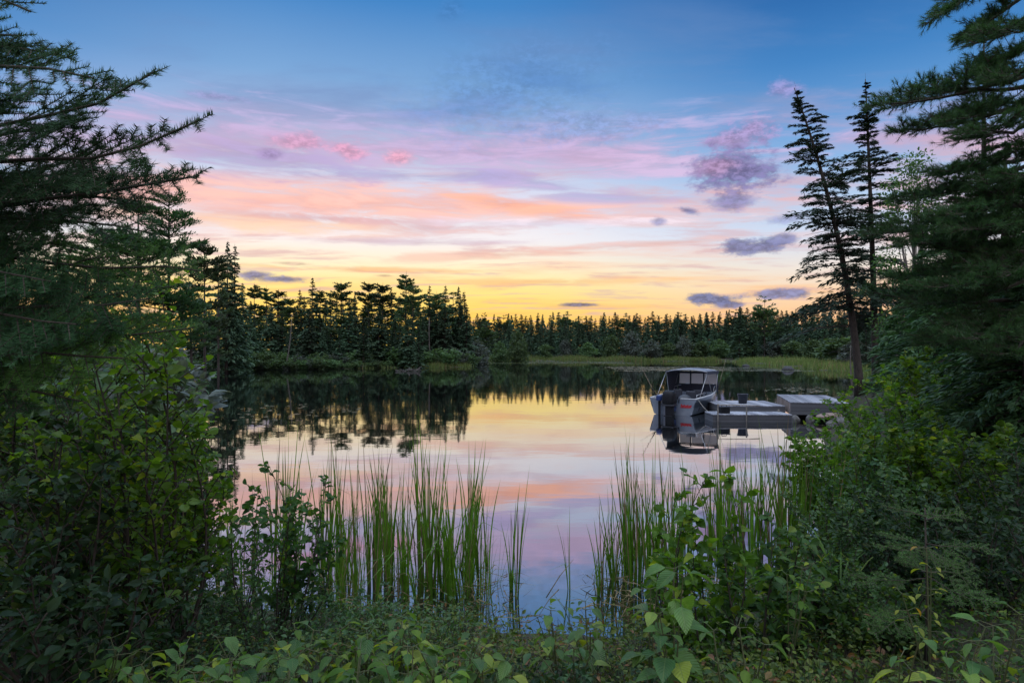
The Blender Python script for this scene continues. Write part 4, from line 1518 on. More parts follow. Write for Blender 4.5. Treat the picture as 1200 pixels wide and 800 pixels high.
# floor, fore deck, splash well
A = Acc()
V = []
for q_ in range(8):
    hb = cb[q_] + (gb[q_] - cb[q_]) * 0.25 - 0.05
    V += [(-hb, yst[q_] + 0.05, max(0.16, czv[q_] + 0.08)), (hb, yst[q_] + 0.05, max(0.16, czv[q_] + 0.08))]
A.add(V, np.array([[2 * q_, 2 * q_ + 1, 2 * q_ + 3, 2 * q_ + 2] for q_ in range(7)]))
obj('boat_floor', A.mesh('boat_floor', M['floor']), boat)
A = Acc()
V = []
for q_ in range(4, 10):
    V += [(-gb[q_] + 0.03, yst[q_], gzv[q_] - 0.06), (gb[q_] - 0.03, yst[q_], gzv[q_] - 0.06)]
A.add(V, np.array([[2 * q_, 2 * q_ + 1, 2 * q_ + 3, 2 * q_ + 2] for q_ in range(5)]))
obj('fore_deck', A.mesh('fore_deck', M['alu']), boat)
A = Acc()
A.add(*bevel_box(-0.95, 0.95, 0.06, 0.55, 0.34, 0.42, 0.015))
A.add(*bevel_box(-0.95, 0.95, 0.53, 0.56, 0.16, 0.42, 0.01))
obj('stern_bench', A.mesh('stern_bench', M['alu']), boat)
# seats
for (sx, sy, mat) in ((-0.5, 1.25, 'seat_grey'), (0.5, 1.25, 'seat_grey'), (-0.48, 2.35, 'seat'), (0.5, 2.35, 'seat')):
    A = Acc()
    A.add(*bevel_box(sx - 0.23, sx + 0.23, sy - 0.22, sy + 0.2, 0.52, 0.63, 0.035))
    se = obj('seat', A.mesh('seat', M[mat]), boat)
    A = Acc()
    v, f = bevel_box(sx - 0.22, sx + 0.22, sy - 0.29, sy - 0.19, 0.63, 1.03, 0.04)
    A.add(v, f)
    obj('backrest', A.mesh('backrest', M['seat']), se)
    A = Acc()
    A.add(*tube([(sx, sy, 0.14), (sx, sy, 0.52)], 0.04, 8))
    obj('pedestal', A.mesh('pedestal', M['metal'], smooth=True), se)
# consoles and steering wheel
A = Acc()
for x0, x1 in ((-0.95, -0.22), (0.22, 0.95)):
    A.add(*bevel_box(x0, x1, 2.95, 3.35, 0.16, 0.86, 0.03))
obj('console', A.mesh('console', M['alu']), boat)
A = Acc()
t = np.linspace(0, 2 * math.pi, 17)
A.add(*tube(np.stack([0.5 + 0.16 * np.cos(t), 2.88 - 0.05 * np.sin(t), 0.84 + 0.15 * np.sin(t)], 1), 0.014, 6))
obj('steering_wheel', A.mesh('steering_wheel', M['black'], smooth=True), boat)


def strip_panel(name, quad, mat, parent, t=0.006):
    q_ = np.array(quad, float)
    n = np.cross(q_[1] - q_[0], q_[3] - q_[0])
    n = n / np.linalg.norm(n) * t
    V = np.concatenate([q_ - n / 2, q_ + n / 2])
    F = [(3, 2, 1, 0), (4, 5, 6, 7), (0, 1, 5, 4), (1, 2, 6, 5), (2, 3, 7, 6), (3, 0, 4, 7)]
    return obj(name, mesh_np(name, V, F, M[mat]), parent)


# canvas top: a frame of bows, a stretched top and clear front and side windows
yb0, yb1, zt = 1.9, 3.8, 1.90
A = Acc()
n_u, n_v = 9, 6
V = []
for k in range(n_v):
    y = yb0 + (yb1 - yb0) * k / (n_v - 1)
    for j in range(n_u):
        u = j / (n_u - 1) * 2 - 1
        x = 1.0 * u
        z = zt + 0.12 * (1 - abs(u) ** 2.6) - 0.05 * abs(2 * k / (n_v - 1) - 1) ** 2 - 0.015 * math.cos(k * math.pi * 1.0) * (1 - u * u)
        V.append((x, y, z))
F = [(k * n_u + j, k * n_u + j + 1, (k + 1) * n_u + j + 1, (k + 1) * n_u + j) for k in range(n_v - 1) for j in range(n_u - 1)]
A.add(V, np.array(F))
top = obj('canvas_top', A.mesh('canvas_top', M['canvas'], smooth=True), boat)
md = top.modifiers.new('thickness', 'SOLIDIFY')
md.thickness = 0.015
A = Acc()
for sgn in (-1, 1):
    strip_panel('valance', [(sgn * 1.003, yb0, zt - 0.14), (sgn * 1.003, yb1, zt - 0.14), (sgn * 1.003, yb1, zt - 0.03), (sgn * 1.003, yb0, zt + 0.0)], 'vinyl_dark', top)
for y in (yb0 + 0.03, yb1 - 0.03):
    a = np.linspace(-1, 1, 9)
    pts = [(-1.04, 2.75 + (y - 2.75) * 0.35, 0.82)] + [(0.97 * u, y, zt - 0.02 + 0.10 * (1 - abs(u) ** 2.6)) for u in a] + [(1.04, 2.75 + (y - 2.75) * 0.35, 0.82)]
    B = Acc()
    B.add(*tube(pts, 0.016, 6))
    obj('frame_bow', B.mesh('frame_bow', M['metal'], smooth=True), boat)
for sgn in (-1, 1):
    B = Acc()
    B.add(*tube([(sgn * 1.0, 0.75, 0.77), (sgn * 0.99, yb0 + 0.05, zt - 0.04)], 0.014, 6))
    obj('strut', B.mesh('strut', M['metal'], smooth=True), boat)
# three vinyl panes, with a dark sheet added below them
xs = [-0.96, -0.36, 0.30, 0.96]
for k in range(3):
    x0, x1 = xs[k] + 0.03, xs[k + 1] - 0.03
    strip_panel('window', [(x0, 3.72, 1.24), (x1, 3.72, 1.24), (x1 * 0.98, yb1 - 0.06, zt - 0.16), (x0 * 0.98, yb1 - 0.06, zt - 0.16)], 'window', boat, 0.004)
for x in xs:
    B = Acc()
    B.add(*bevel_box(x - 0.03, x + 0.03, 3.68, 3.715, 0.82, zt + 0.0, 0.006))
    obj('window_post', B.mesh('window_post', M['vinyl_dark']), boat)
strip_panel('dark_curtain', [(-0.94, 3.74, 0.86), (0.94, 3.74, 0.86), (0.94, 3.735, 1.22), (-0.94, 3.735, 1.22)], 'vinyl_dark', boat, 0.006)  # dark sheet standing in for the dim boat interior below the panes
B = Acc()
B.add(*bevel_box(-0.98, 0.98, 3.66, 3.74, zt - 0.155, zt - 0.06, 0.01))
obj('window_header', B.mesh('window_header', M['vinyl_dark']), boat)
strip_panel('side_curtain', [(-1.015, 2.5, 0.84), (-1.015, 3.68, 0.9), (-0.985, 3.68, zt - 0.14), (-0.985, 2.0, zt - 0.14)], 'vinyl_dark', boat, 0.006)
# bow rail
B = Acc()
q_ = np.arange(4, 10)
pr = [(s_ * (gb[k] - 0.04), yst[k], gzv[k] + 0.24) for s_, kk in ((-1, q_), (1, q_[::-1])) for k in kk]
pr = [(-(gb[4] - 0.02), yst[4] - 0.15, gzv[4])] + pr + [(gb[4] - 0.02, yst[4] - 0.15, gzv[4])]
B.add(*tube(pr, 0.016, 6))
for k in (5, 7):
    for s_ in (-1, 1):
        B.add(*tube([(s_ * (gb[k] - 0.04), yst[k], gzv[k]), (s_ * (gb[k] - 0.04), yst[k], gzv[k] + 0.24)], 0.012, 6))
obj('bow_rail', B.mesh('bow_rail', M['metal'], smooth=True), boat)
# grab rails along the stern corner
B = Acc()
B.add(*tube([(1.0, 0.25, 0.74), (1.0, 0.3, 0.9), (1.0, 1.3, 0.93), (1.0, 1.4, 0.78)], 0.014, 6))
obj('grab_rail', B.mesh('grab_rail', M['metal'], smooth=True), boat)
# gear in the stern: bags and coats heaped in the boat (fixed look: dark lumps)
def lump(name, loc, s, mat, label, cat, seed):
    rg = np.random.default_rng(seed)
    bm = bmesh.new()
    bmesh.ops.create_icosphere(bm, subdivisions=3, radius=1.0)
    k1 = rg.normal(0, 3, 3)
    for v in bm.verts:
        d = 1 + 0.12 * math.sin(v.co.x * k1[0] + 2) + 0.12 * math.sin(v.co.y * k1[1] + v.co.z * 3)
        z = max(v.co.z, -0.6)
        v.co = Vector((v.co.x * s[0] * d, v.co.y * s[1] * d, (z + 0.6) * s[2] * d))
    me = bpy.data.meshes.new(name)
    bm.to_mesh(me)
    bm.free()
    me.materials.append(M[mat])
    for p in me.polygons:
        p.use_smooth = True
    return tag(obj(name, me, loc=loc), label, cat)


def in_boat(x, y, z):
    c, s_ = math.cos(BA), math.sin(BA)
    return (BX + x * c - y * s_, BY + x * s_ + y * c, z)


lump('bag', in_boat(0.42, 0.34, 0.43), (0.30, 0.2, 0.26), 'seat', 'dark bag on the stern bench inside the boat', 'bag', 51)
lump('bag', in_boat(0.82, 0.9, 0.17), (0.14, 0.2, 0.24), 'vinyl_dark', 'navy bag on the boat floor beside the starboard side', 'bag', 52)
# red lettering on the transom: a slanted script mark
A = Acc()
rg = np.random.default_rng(3)
x = 0.36
for k, (w_, h_) in enumerate([(0.05, 0.14), (0.07, 0.10), (0.05, 0.12), (0.08, 0.09), (0.05, 0.12), (0.07, 0.09), (0.06, 0.11)]):
    A.add([(x, -0.002, 0.36), (x + w_, -0.002, 0.36), (x + w_ + 0.03, -0.002, 0.36 + h_), (x + 0.03, -0.002, 0.36 + h_),
           (x, -0.008, 0.36), (x + w_, -0.008, 0.36), (x + w_ + 0.03, -0.008, 0.36 + h_), (x + 0.03, -0.008, 0.36 + h_)],
          np.array([(0, 1, 2, 3), (7, 6, 5, 4), (0, 4, 5, 1), (1, 5, 6, 2), (2, 6, 7, 3), (3, 7, 4, 0)]))
    x += w_ + 0.008
A.add(*box(0.35, 0.8, -0.008, -0.002, 0.335, 0.350))
obj('lettering', A.mesh('lettering', M['red']), boat)

# outboard motor, tilted a little
mot = empty('outboard_motor', (0, 0, 0))
mot.parent = boat
A = Acc()
bm = bmesh.new()
bmesh.ops.create_cube(bm, size=1.0)
bmesh.ops.subdivide_edges(bm, edges=bm.edges[:], cuts=3, use_grid_fill=True)
for v in bm.verts:
    p = v.co * 2
    q2 = Vector((p.x, p.y, p.z)).normalized()
    p = p.lerp(q2 * 1.12, 0.55)
    tz = (p.z + 1) / 2
    v.co = Vector((p.x * (0.285 - 0.035 * tz), -0.38 + p.y * (0.36 - 0.06 * tz) - 0.03 * tz, 0.80 + p.z * 0.31))
me = bpy.data.meshes.new('cowling')
bm.to_mesh(me)
bm.free()
me.materials.append(M['black'])
for p in me.polygons:
    p.use_smooth = True
cow = obj('cowling', me, mot)
B = Acc()
B.add(*bevel_box(-0.25, 0.25, -0.68, -0.10, 0.44, 0.52, 0.02))
obj('cowling_band', B.mesh('cowling_band', M['seat']), cow)
B = Acc()
B.add(*bevel_box(-0.17, 0.17, -0.55, -0.2, -0.30, 0.50, 0.07))
obj('leg', B.mesh('leg', M['black']), mot)
B = Acc()
B.add(*bevel_box(-0.17, 0.17, -0.68, -0.16, -0.02, 0.02, 0.01))
obj('cavitation_plate', B.mesh('cavitation_plate', M['black']), mot)
B = Acc()
v, f = lathe([(0.001, -0.32), (0.05, -0.25), (0.075, -0.05), (0.07, 0.15), (0.03, 0.28), (0.001, 0.3)], 12)
v = np.stack([v[:, 0], -0.40 + v[:, 2], -0.36 + v[:, 1]], 1)
B.add(v, f)
obj('gearcase', B.mesh('gearcase', M['black'], smooth=True), mot)
B = Acc()
for k in range(3):
    a = k * 2 * math.pi / 3
    d = np.array([math.cos(a), 0, math.sin(a)])
    e = np.array([-math.sin(a), 0, math.cos(a)])
    c = np.array([0, -0.72, -0.36])
    B.add([c + d * 0.03 - e * 0.03 + [0, .02, 0], c + d * 0.15 - e * 0.07 + [0, .03, 0], c + d * 0.17 + e * 0.05 - [0, .03, 0], c + d * 0.03 + e * 0.03 - [0, .02, 0]], np.array([[0, 1, 2, 3]]))
pr = obj('propeller', B.mesh('propeller', M['metal']), mot)
pr.modifiers.new('t', 'SOLIDIFY').thickness = 0.012
B = Acc()
B.add(*bevel_box(-0.16, -0.10, -0.22, 0.05, 0.18, 0.56, 0.015))
B.add(*bevel_box(0.10, 0.16, -0.22, 0.05, 0.18, 0.56, 0.015))
B.add(*bevel_box(-0.17, 0.17, -0.10, -0.03, 0.28, 0.5, 0.015))
obj('bracket', B.mesh('bracket', M['blue_part']), mot)
# small auxiliary motor left of the main one
aux = empty('auxiliary_motor', (0, 0, 0))
aux.parent = boat
B = Acc()
B.add(*bevel_box(-0.66, -0.42, -0.34, -0.06, 0.62, 0.88, 0.06))
obj('cowling', B.mesh('cowling', M['blue_part']), aux)
B = Acc()
B.add(*bevel_box(-0.59, -0.50, -0.24, -0.12, -0.25, 0.62, 0.025))
obj('leg', B.mesh('leg', M['black']), aux)
B = Acc()
B.add(*bevel_box(-0.62, -0.46, -0.13, 0.04, 0.50, 0.74, 0.015))
obj('bracket', B.mesh('bracket', M['metal']), aux)


def rod_thing(p0, p1, r, label, bend=0.05):
    p0, p1 = np.array(p0), np.array(p1)
    t = np.linspace(0, 1, 9)[:, None]
    pts = p0 + (p1 - p0) * t + np.array([0, 0, 1]) * (-bend * np.linalg.norm(p1 - p0) * (t ** 2 - t))
    root = empty('fishing_rod', p0)
    A = Acc()
    A.add(*tube(pts[2:] - p0, r * np.linspace(0.8, 0.3, 7), 6))
    obj('blank', A.mesh('blank', M['rod'], smooth=True), root)
    A = Acc()
    A.add(*tube(pts[:3] - p0, r * 1.3, 6))
    obj('handle', A.mesh('handle', M['black'], smooth=True), root)
    return tag(root, label, 'fishing rod')


rod_thing(in_boat(-0.95, 0.5, 0.80), at(752, 431, 30.2), 0.022, 'thick tan rod slanting up left out of the boat stern', -0.02)
rod_thing(in_boat(-0.9, 0.3, 0.82), at(750, 455, 29.0), 0.010, 'thin rod reaching almost level left from the boat stern', 0.03)
rod_thing(in_boat(0.9, 3.95, 0.95), at(851, 420, 33.0), 0.011, 'thin rod pointing up right from the boat bow', 0.02)

# ================================================================== RIGHT BANK TREES
rng = np.random.default_rng(77)


def tall(name, seed, px, top, Y, R, leafm, label, kind='fir', nb=170, ns=150, size=0.24, width=0.13, bare=0.05, droop=0.3, trunk_r=0.14, cat='tree', lean=(0, 0)):
    x = (px - 600) / FPX * Y
    zb = gz(x, Y) - 0.1
    H = EYE + (HZ - top) / FPX * Y - zb
    T, K = conifer(seed, H=H, R=R, nb=nb, ns=ns, size=size, kind=kind, bare=bare, droop=droop, trunk_r=trunk_r, width=width, dead=12, sides=8, lean=lean)
    r = empty(name, (x, Y, zb))
    obj('trunk', T.mesh('trunk', M['bark'], smooth=True), r)
    obj('crown', K.mesh('crown', [M[leafm], M['bark']]), r)
    return tag(r, label, cat)


tall('spruce_tree', 701, 1153, 42, 21, 1.9, 'spruce', 'spruce with its spire showing in the gap between the big pine boughs', 'spruce', nb=150, ns=120)
tall('fir_tree', 702, 1120, 205, 17.0, 2.3, 'pine', 'dense fir rising from the bushes below the big pine boughs', 'fir', nb=210, ns=170, size=0.26)
tall('fir_tree', 703, 1080, 292, 21.0, 1.9, 'pine', 'smaller dense fir right of the thin straight spruce', 'fir', nb=170, ns=140, size=0.26)
tall('fir_tree', 704, 1178, 165, 13.0, 2.3, 'pine', 'wide dark fir at the right behind the big pine', 'fir', nb=230, ns=170, size=0.24)
tall('fir_tree', 705, 1215, 250, 9.5, 1.7, 'pine', 'dark fir crowding the right edge under the big pine', 'fir', nb=200, ns=150, size=0.2)
for k, (px, top, Y) in enumerate([(1062, 345, 44), (1085, 330, 52), (1108, 320, 46), (1040, 362, 62), (1130, 300, 40), (1160, 280, 44), (1190, 250, 36), (1225, 240, 34), (1075, 352, 72), (1015, 372, 84), (1052, 360, 90), (1250, 200, 30)]):
    x = (px - 600) / FPX * Y
    H = EYE + (HZ - top) / FPX * Y - gz(x, Y)
    place(stand_protos['spruce'][k % 3], ('spruce', k % 3), x, Y, H / 15.0, 'conifer of the dark woods behind the right bank bushes', 'conifers behind the right bank', fat=1.4)
# light broadleaf tree top beside the thin spruce
T, K = broadleaf_tree(710, 8.6, 1.5, 46, 120, 0.11, bare=0.25, trunk_r=0.08)
r = empty('broadleaf_tree', ((1072 - 600) / FPX * 24, 24, gz((1072 - 600) / FPX * 24, 24) - 0.1))
obj('trunk', T.mesh('trunk', M['bark_grey'], smooth=True), r)
obj('crown', K.mesh('crown', M['blue_leaf']), r)
tag(r, 'slender leafy tree between the thin spruce and the big pine', 'tree')


# ------------------------------------------------------------------ needle-by-needle boughs for the near conifers
def needle_cover(acc, P0, P1, per_m, length, width, rg, mode, up=np.array([0, 0, 1.0]), m=0):
    P0, P1 = np.asarray(P0, float), np.asarray(P1, float)
    ln = np.linalg.norm(P1 - P0, axis=1)
    cnt = np.maximum(2, (ln * per_m).astype(int))
    idx = np.repeat(np.arange(len(P0)), cnt)
    u = rg.random(len(idx))[:, None]
    ax = norm(P1 - P0)[idx]
    P = P0[idx] + (P1 - P0)[idx] * u
    side = norm(np.cross(ax, up))
    upn = np.cross(side, ax)
    n = len(idx)
    if mode == 'fir':      # needles combed to both sides, a little raised
        sg = np.where(rg.random(n) < 0.5, -1, 1)[:, None]
        D = ax * rg.uniform(0.25, 0.75, (n, 1)) + side * sg * rg.uniform(0.7, 1.0, (n, 1)) + upn * rg.uniform(-0.45, 0.75, (n, 1))
    else:
        a = rg.random(n) * 2 * math.pi
        D = ax * rg.uniform(0.5, 1.3, (n, 1)) + side * np.cos(a)[:, None] + upn * np.sin(a)[:, None] + np.array([0, 0, 0.1])
    D = norm(D)
    S = np.stack([np.full(n, width) * rg.uniform(0.8, 1.2, n), length * rg.uniform(0.7, 1.15, n) * np.clip(1.15 - 0.35 * u[:, 0], 0.5, 1), np.ones(n)], -1)
    nr_ = norm(upn + rg.normal(0, 0.5, (n, 3)))
    v, f = scatter(TRI_V, TRI_F, P, frames(D, nr_), S)
    acc.add(v, f, m)


def fir_bough(p0, p1, seed, sag=0.06, side_len=0.34, per_m=1150, needle=0.026, nwidth=0.0023, depth=2, start=0.1, r0=0.013, step=0.075, updir=(0.15, -0.75, 0.65)):
    """a flat fir bough: axis, opposite side shoots, and shoots on those"""
    rg = np.random.default_rng(seed)
    p0, p1 = np.array(p0, float), np.array(p1, float)
    L = np.linalg.norm(p1 - p0)
    K = 10
    t = np.linspace(0, 1, K)[:, None]
    wob = np.cumsum(rg.normal(0, 0.011 * L, (K, 3)), 0) + np.array([0, 0, 0.03 * L]) * np.sin(t * 5.5 + seed)
    wob = wob - wob[0] - t * (wob[-1] - wob[0])
    pts = p0 + (p1 - p0) * t + np.array([0, 0, -sag * L]) * 4 * (t - t * t) + wob
    W = Acc()
    W.add(*tube(pts, r0 * np.linspace(1, 0.22, K), 6, False))
    N = Acc()
    upv = norm(np.array(updir, float) + rg.normal(0, 0.12, 3))
    S0, S1 = [], []
    for i_ in range(K - 1):
        if (i_ + 1) / K > start:
            S0.append(pts[i_])
            S1.append(pts[i_ + 1])
    def shoots(a, b, lmax, level, fr0):
        ln = np.linalg.norm(b - a)
        ax = (b - a) / ln
        sd = np.cross(ax, upv)
        sd /= max(np.linalg.norm(sd), 1e-6)
        n = max(2, int(ln / (step * (1 if level == 0 else 0.9))))
        for k in range(n):
            f_ = fr0 + (1 - fr0) * (k + rg.uniform(0.1, 0.9)) / n
            if level == 0:
                x = f_ * (K - 1)
                i0 = min(K - 2, int(x))
                q0 = pts[i0] * (1 - (x - i0)) + pts[i0 + 1] * (x - i0)
            else:
                q0 = a + (b - a) * f_
            for s_ in (-1, 1):
                if rg.random() < 0.18:
                    continue
                l_ = lmax * (1.02 - f_) ** 0.7 * rg.uniform(0.45, 1.05) + 0.03
                d = norm(ax * rg.uniform(0.6, 0.95) + sd * s_ * rg.uniform(0.7, 1.0) + upv * rg.uniform(-0.12, 0.16))
                q1 = q0 + d * l_ + np.array([0, 0, -0.08 * l_])
                S0.append(q0)
                S1.append(q1)
                if level + 1 < depth and l_ > 0.12:
                    shoots(q0, q1, l_ * 0.5, level + 1, 0.3)
    shoots(p0, p1, side_len * L, 0, start)
    S0, S1 = np.array(S0), np.array(S1)
    W.add(*prisms(S0, S1, 0.0026, 0.0012), 0)
    needle_cover(N, S0, S1, per_m, needle, nwidth, rg, 'fir', upv)
    return W, N


def add_bough(parent, p0, p1, seed, leafm='fir', **kw):
    o = np.array(parent.location)
    W, N = fir_bough(np.array(p0) - o, np.array(p1) - o, seed, **kw)
    A = Acc()
    A.add(np.concatenate(W.V), np.concatenate(W.F), 1)
    A.add(np.concatenate(N.V), np.concatenate(N.F), 0)
    return obj('bough', A.mesh('bough', [M[leafm], M['twig']]), parent)


# ---- the near balsam fir, trunk just out of the picture on the left
fx, fy = -2.75, 2.35
fir = empty('balsam_fir', (fx, fy, gz(fx, fy) - 0.05))
tag(fir, 'near fir whose needled boughs reach across the sky from the left', 'tree')
A = Acc()
zz_ = np.linspace(0, 6.2, 9)
A.add(*tube(np.stack([0.02 * np.sin(zz_), 0.02 * np.cos(zz_ * 1.3), zz_], 1), 0.10 * (1.03 - zz_ / 6.2) + 0.008, 10))
obj('trunk', A.mesh('trunk', M['bark_grey'], smooth=True), fir)


def tp(z, dx=0.0, dy=0.0):
    return (fx + dx, fy + dy, z)


B_ = [  # (root height, tip px, tip py, tip depth, material, options)
    (4.55, 36, 14, 2.0, 'fir', dict(sag=-0.02)),
    (4.10, 55, 62, 2.1, 'fir', dict(sag=0.0)),
    (3.95, 110, 92, 1.95, 'fir', dict(sag=0.03, side_len=0.3)),
    (3.42, 182, 84, 2.05, 'fir', dict(sag=0.07, side_len=0.34, start=0.35)),
    (3.52, 232, 142, 2.0, 'fir', dict(sag=0.05, side_len=0.24, start=0.3)),
    (3.62, 62, 150, 2.3, 'fir', dict(sag=0.0)),
    (3.35, 233, 206, 2.1, 'fir', dict(sag=-0.03, side_len=0.26, start=0.3)),
    (3.30, 120, 196, 2.3, 'fir', dict(sag=0.0)),
    (3.25, 165, 236, 2.25, 'fir', dict(sag=-0.03, side_len=0.3)),
    (3.20, 70, 262, 2.2, 'fir', dict(sag=0.0)),
    (3.05, 238, 318, 2.35, 'fir_light', dict(sag=-0.04, side_len=0.28)),
    (2.95, 175, 350, 2.1, 'fir', dict(sag=-0.03, side_len=0.3)),
    (2.85, 228, 384, 2.25, 'fir_light', dict(sag=-0.05, side_len=0.27)),
    (2.75, 150, 420, 2.1, 'fir_light', dict(sag=-0.05, side_len=0.3)),
    (2.62, 95, 470, 2.15, 'fir', dict(sag=-0.05)),
    (3.0, 60, 330, 2.0, 'fir', dict(sag=-0.03)),
    (2.8, 90, 380, 1.95, 'fir', dict(sag=-0.04)),
    (3.55, 120, 172, 2.5, 'fir', dict(sag=0.02)), (3.45, 40, 205, 2.6, 'fir', dict(sag=0.02)), (3.4, 150, 222, 2.7, 'fir', dict(sag=0.0)),
    (3.2, 95, 245, 2.6, 'fir', dict(sag=0.0)), (3.15, 185, 275, 2.6, 'fir', dict(sag=-0.02)), (3.1, 60, 285, 2.7, 'fir_light', dict(sag=0.0)),
    (3.05, 140, 300, 2.7, 'fir_light', dict(sag=-0.02)), (2.95, 205, 335, 2.7, 'fir_light', dict(sag=-0.04)), (2.9, 110, 345, 2.6, 'fir_light', dict(sag=-0.02)),
    (2.85, 50, 365, 2.5, 'fir_light', dict(sag=-0.02)), (2.8, 200, 402, 2.7, 'fir_light', dict(sag=-0.05)), (2.7, 110, 410, 2.6, 'fir_light', dict(sag=-0.03)),
    (4.3, 25, 42, 2.4, 'fir', dict(sag=0.0)), (3.8, 30, 110, 2.3, 'fir', dict(sag=0.02)), (2.6, 40, 440, 2.4, 'fir', dict(sag=-0.03)),
]
for k, (zr, px, py, Y, mt, kw) in enumerate(B_):
    add_bough(fir, tp(zr), at(px, py, Y), 800 + k, mt, **kw)
for k in range(10):   # boughs on its other sides
    a = RAD(105 + k * 16)
    zr = 2.3 + k % 5 * 0.6
    l_ = 1.7 - 0.22 * (k % 5)
    add_bough(fir, tp(zr), (fx + math.cos(a) * l_, fy + math.sin(a) * l_, zr - 0.15), 850 + k, 'fir', per_m=320, depth=1, nwidth=0.004, side_len=0.4)


# ---- the big white pine on the right: plumes of long needles
def pine_bough(p0, p1, seed, sag=0.05, side=0.42, tuft=0.085, nn=27, nwidth=0.0042, start=0.22, r0=0.035, nside=15):
    rg = np.random.default_rng(seed)
    p0, p1 = np.array(p0, float), np.array(p1, float)
    L = np.linalg.norm(p1 - p0)
    K = 9
    t = np.linspace(0, 1, K)[:, None]
    pts = p0 + (p1 - p0) * t + np.array([0, 0, -sag * L]) * 4 * (t - t * t) + np.cumsum(rg.normal(0, 0.01 * L, (K, 3)), 0)
    W, N = Acc(), Acc()
    W.add(*tube(pts, r0 * np.linspace(1, 0.2, K), 6, False))
    ax = norm(p1 - p0)
    sd = norm(np.cross(ax, [0, 0, 1.0]))
    T0, T1 = [], []
    TP, TD = [], []
    for k in range(nside):
        f_ = start + (1 - start) * (k + rg.random()) / nside
        x = f_ * (K - 1)
        i0 = min(K - 2, int(x))
        q0 = pts[i0] * (1 - (x - i0)) + pts[i0 + 1] * (x - i0)
        for s_ in (-1, 1):
            l_ = side * L * (1.08 - f_) ** 0.6 * rg.uniform(0.45, 1.05) + 0.08
            d = norm(ax * rg.uniform(0.5, 1.0) + sd * s_ * rg.uniform(0.5, 1.0) + np.array([0, 0, rg.uniform(0.0, 0.35)]))
            q1 = q0 + d * l_ + np.array([0, 0, 0.05 * l_])
            T0.append(q0)
            T1.append(q1)
            m_ = int(6 + l_ * 20)
            u = (0.22 + 0.8 * rg.random(m_))
            base_ = q0 + (q1 - q0) * u[:, None]
            dd = norm(d + rg.normal(0, 0.55, (m_, 3)) + np.array([0, 0, 0.3]))
            e = base_ + dd * (0.03 + 0.16 * rg.random((m_, 1)) * min(1.0, l_ / 0.5))
            T0 += list(base_)
            T1 += list(e)
            TP.append(e)
            TD.append(dd)
    TP.append(pts[-3:])
    TD.append(np.repeat(ax[None], 3, 0))
    T0, T1 = np.array(T0), np.array(T1)
    W.add(*prisms(T0, T1, 0.005, 0.003))
    TP, TD = np.concatenate(TP), np.concatenate(TD)
    n = len(TP)
    P = np.repeat(TP, nn, 0) - np.repeat(TD, nn, 0) * (rg.random((n * nn, 1)) * 0.07)
    D = norm(np.repeat(TD, nn, 0) * rg.uniform(0.5, 1.3, (n * nn, 1)) + rg.normal(0, 0.42, (n * nn, 3)))
    S = np.stack([np.full(n * nn, nwidth), tuft * rg.uniform(0.7, 1.15, n * nn), np.ones(n * nn)], -1)
    v, f = scatter(TRI_V, TRI_F, P, frames(D, norm(rg.normal(size=(n * nn, 3)))), S)
    N.add(v, f)
    return W, N


pxx, pyy = 7.6, 9.3
pine = empty('white_pine', (pxx, pyy, gz(pxx, pyy) - 0.1))
tag(pine, 'big near white pine spreading soft plumed boughs in from the right', 'tree')
A = Acc()
hz_ = np.linspace(0, 11.5, 12)
A.add(*tube(np.stack([0.05 * np.sin(hz_ * 0.5), 0.04 * np.cos(hz_ * 0.7), hz_], 1), 0.24 * (1.03 - hz_ / 11.5) + 0.01, 12))
obj('trunk', A.mesh('trunk', M['bark'], smooth=True), pine)
PB = [  # root z, tip px, tip py, tip depth
    (8.9, 1098, 16, 9.0), (8.6, 1150, -10, 8.4), (8.2, 1130, 40, 9.6), (7.9, 1180, 30, 8.0), (7.4, 1160, 75, 8.8),
    (6.9, 1046, 118, 8.8), (6.7, 1085, 100, 9.4), (6.5, 1060, 145, 9.3), (6.6, 1120, 130, 8.2), (6.3, 1150, 150, 8.0),
    (5.7, 1100, 205, 8.6), (5.6, 1052, 228, 9.2), (5.4, 1120, 240, 8.0), (5.1, 1048, 262, 9.0), (5.0, 1150, 270, 7.8), (4.8, 1070, 290, 8.6),
    (4.5, 1055, 325, 9.2), (4.3, 1110, 335, 8.0), (4.0, 1080, 365, 8.8), (3.8, 1140, 385, 7.8), (3.5, 1095, 400, 8.6), (4.6, 1180, 320, 7.6), (5.6, 1185, 210, 7.7), (7.0, 1190, 100, 7.8), (3.4, 1170, 420, 7.6)]
for k, (zr, px, py, Y) in enumerate(PB):
    o = np.array(pine.location)
    W, N = pine_bough(np.array([pxx, pyy, zr]) - o, at(px, py, Y) - o, 900 + k, sag=0.05)
    A = Acc()
    A.add(np.concatenate(W.V), np.concatenate(W.F), 1)
    A.add(np.concatenate(N.V), np.concatenate(N.F), 0)
    obj('bough', A.mesh('bough', [M['pine'], M['twig']]), pine)
for k in range(14):
    a = RAD(-70 + k * 24)
    zr = 3.6 + (k * 0.61) % 6.0
    l_ = 2.3 * (1 - (zr - 3) / 11)
    o = np.array(pine.location)
    W, N = pine_bough(np.array([pxx, pyy, zr]) - o, np.array([pxx + math.cos(a) * l_, pyy + math.sin(a) * l_, zr + 0.1]) - o, 940 + k, nn=12, nwidth=0.007)
    A = Acc()
    A.add(np.concatenate(W.V), np.concatenate(W.F), 1)
    A.add(np.concatenate(N.V), np.concatenate(N.F), 0)
    obj('bough', A.mesh('bough', [M['pine'], M['twig']]), pine)

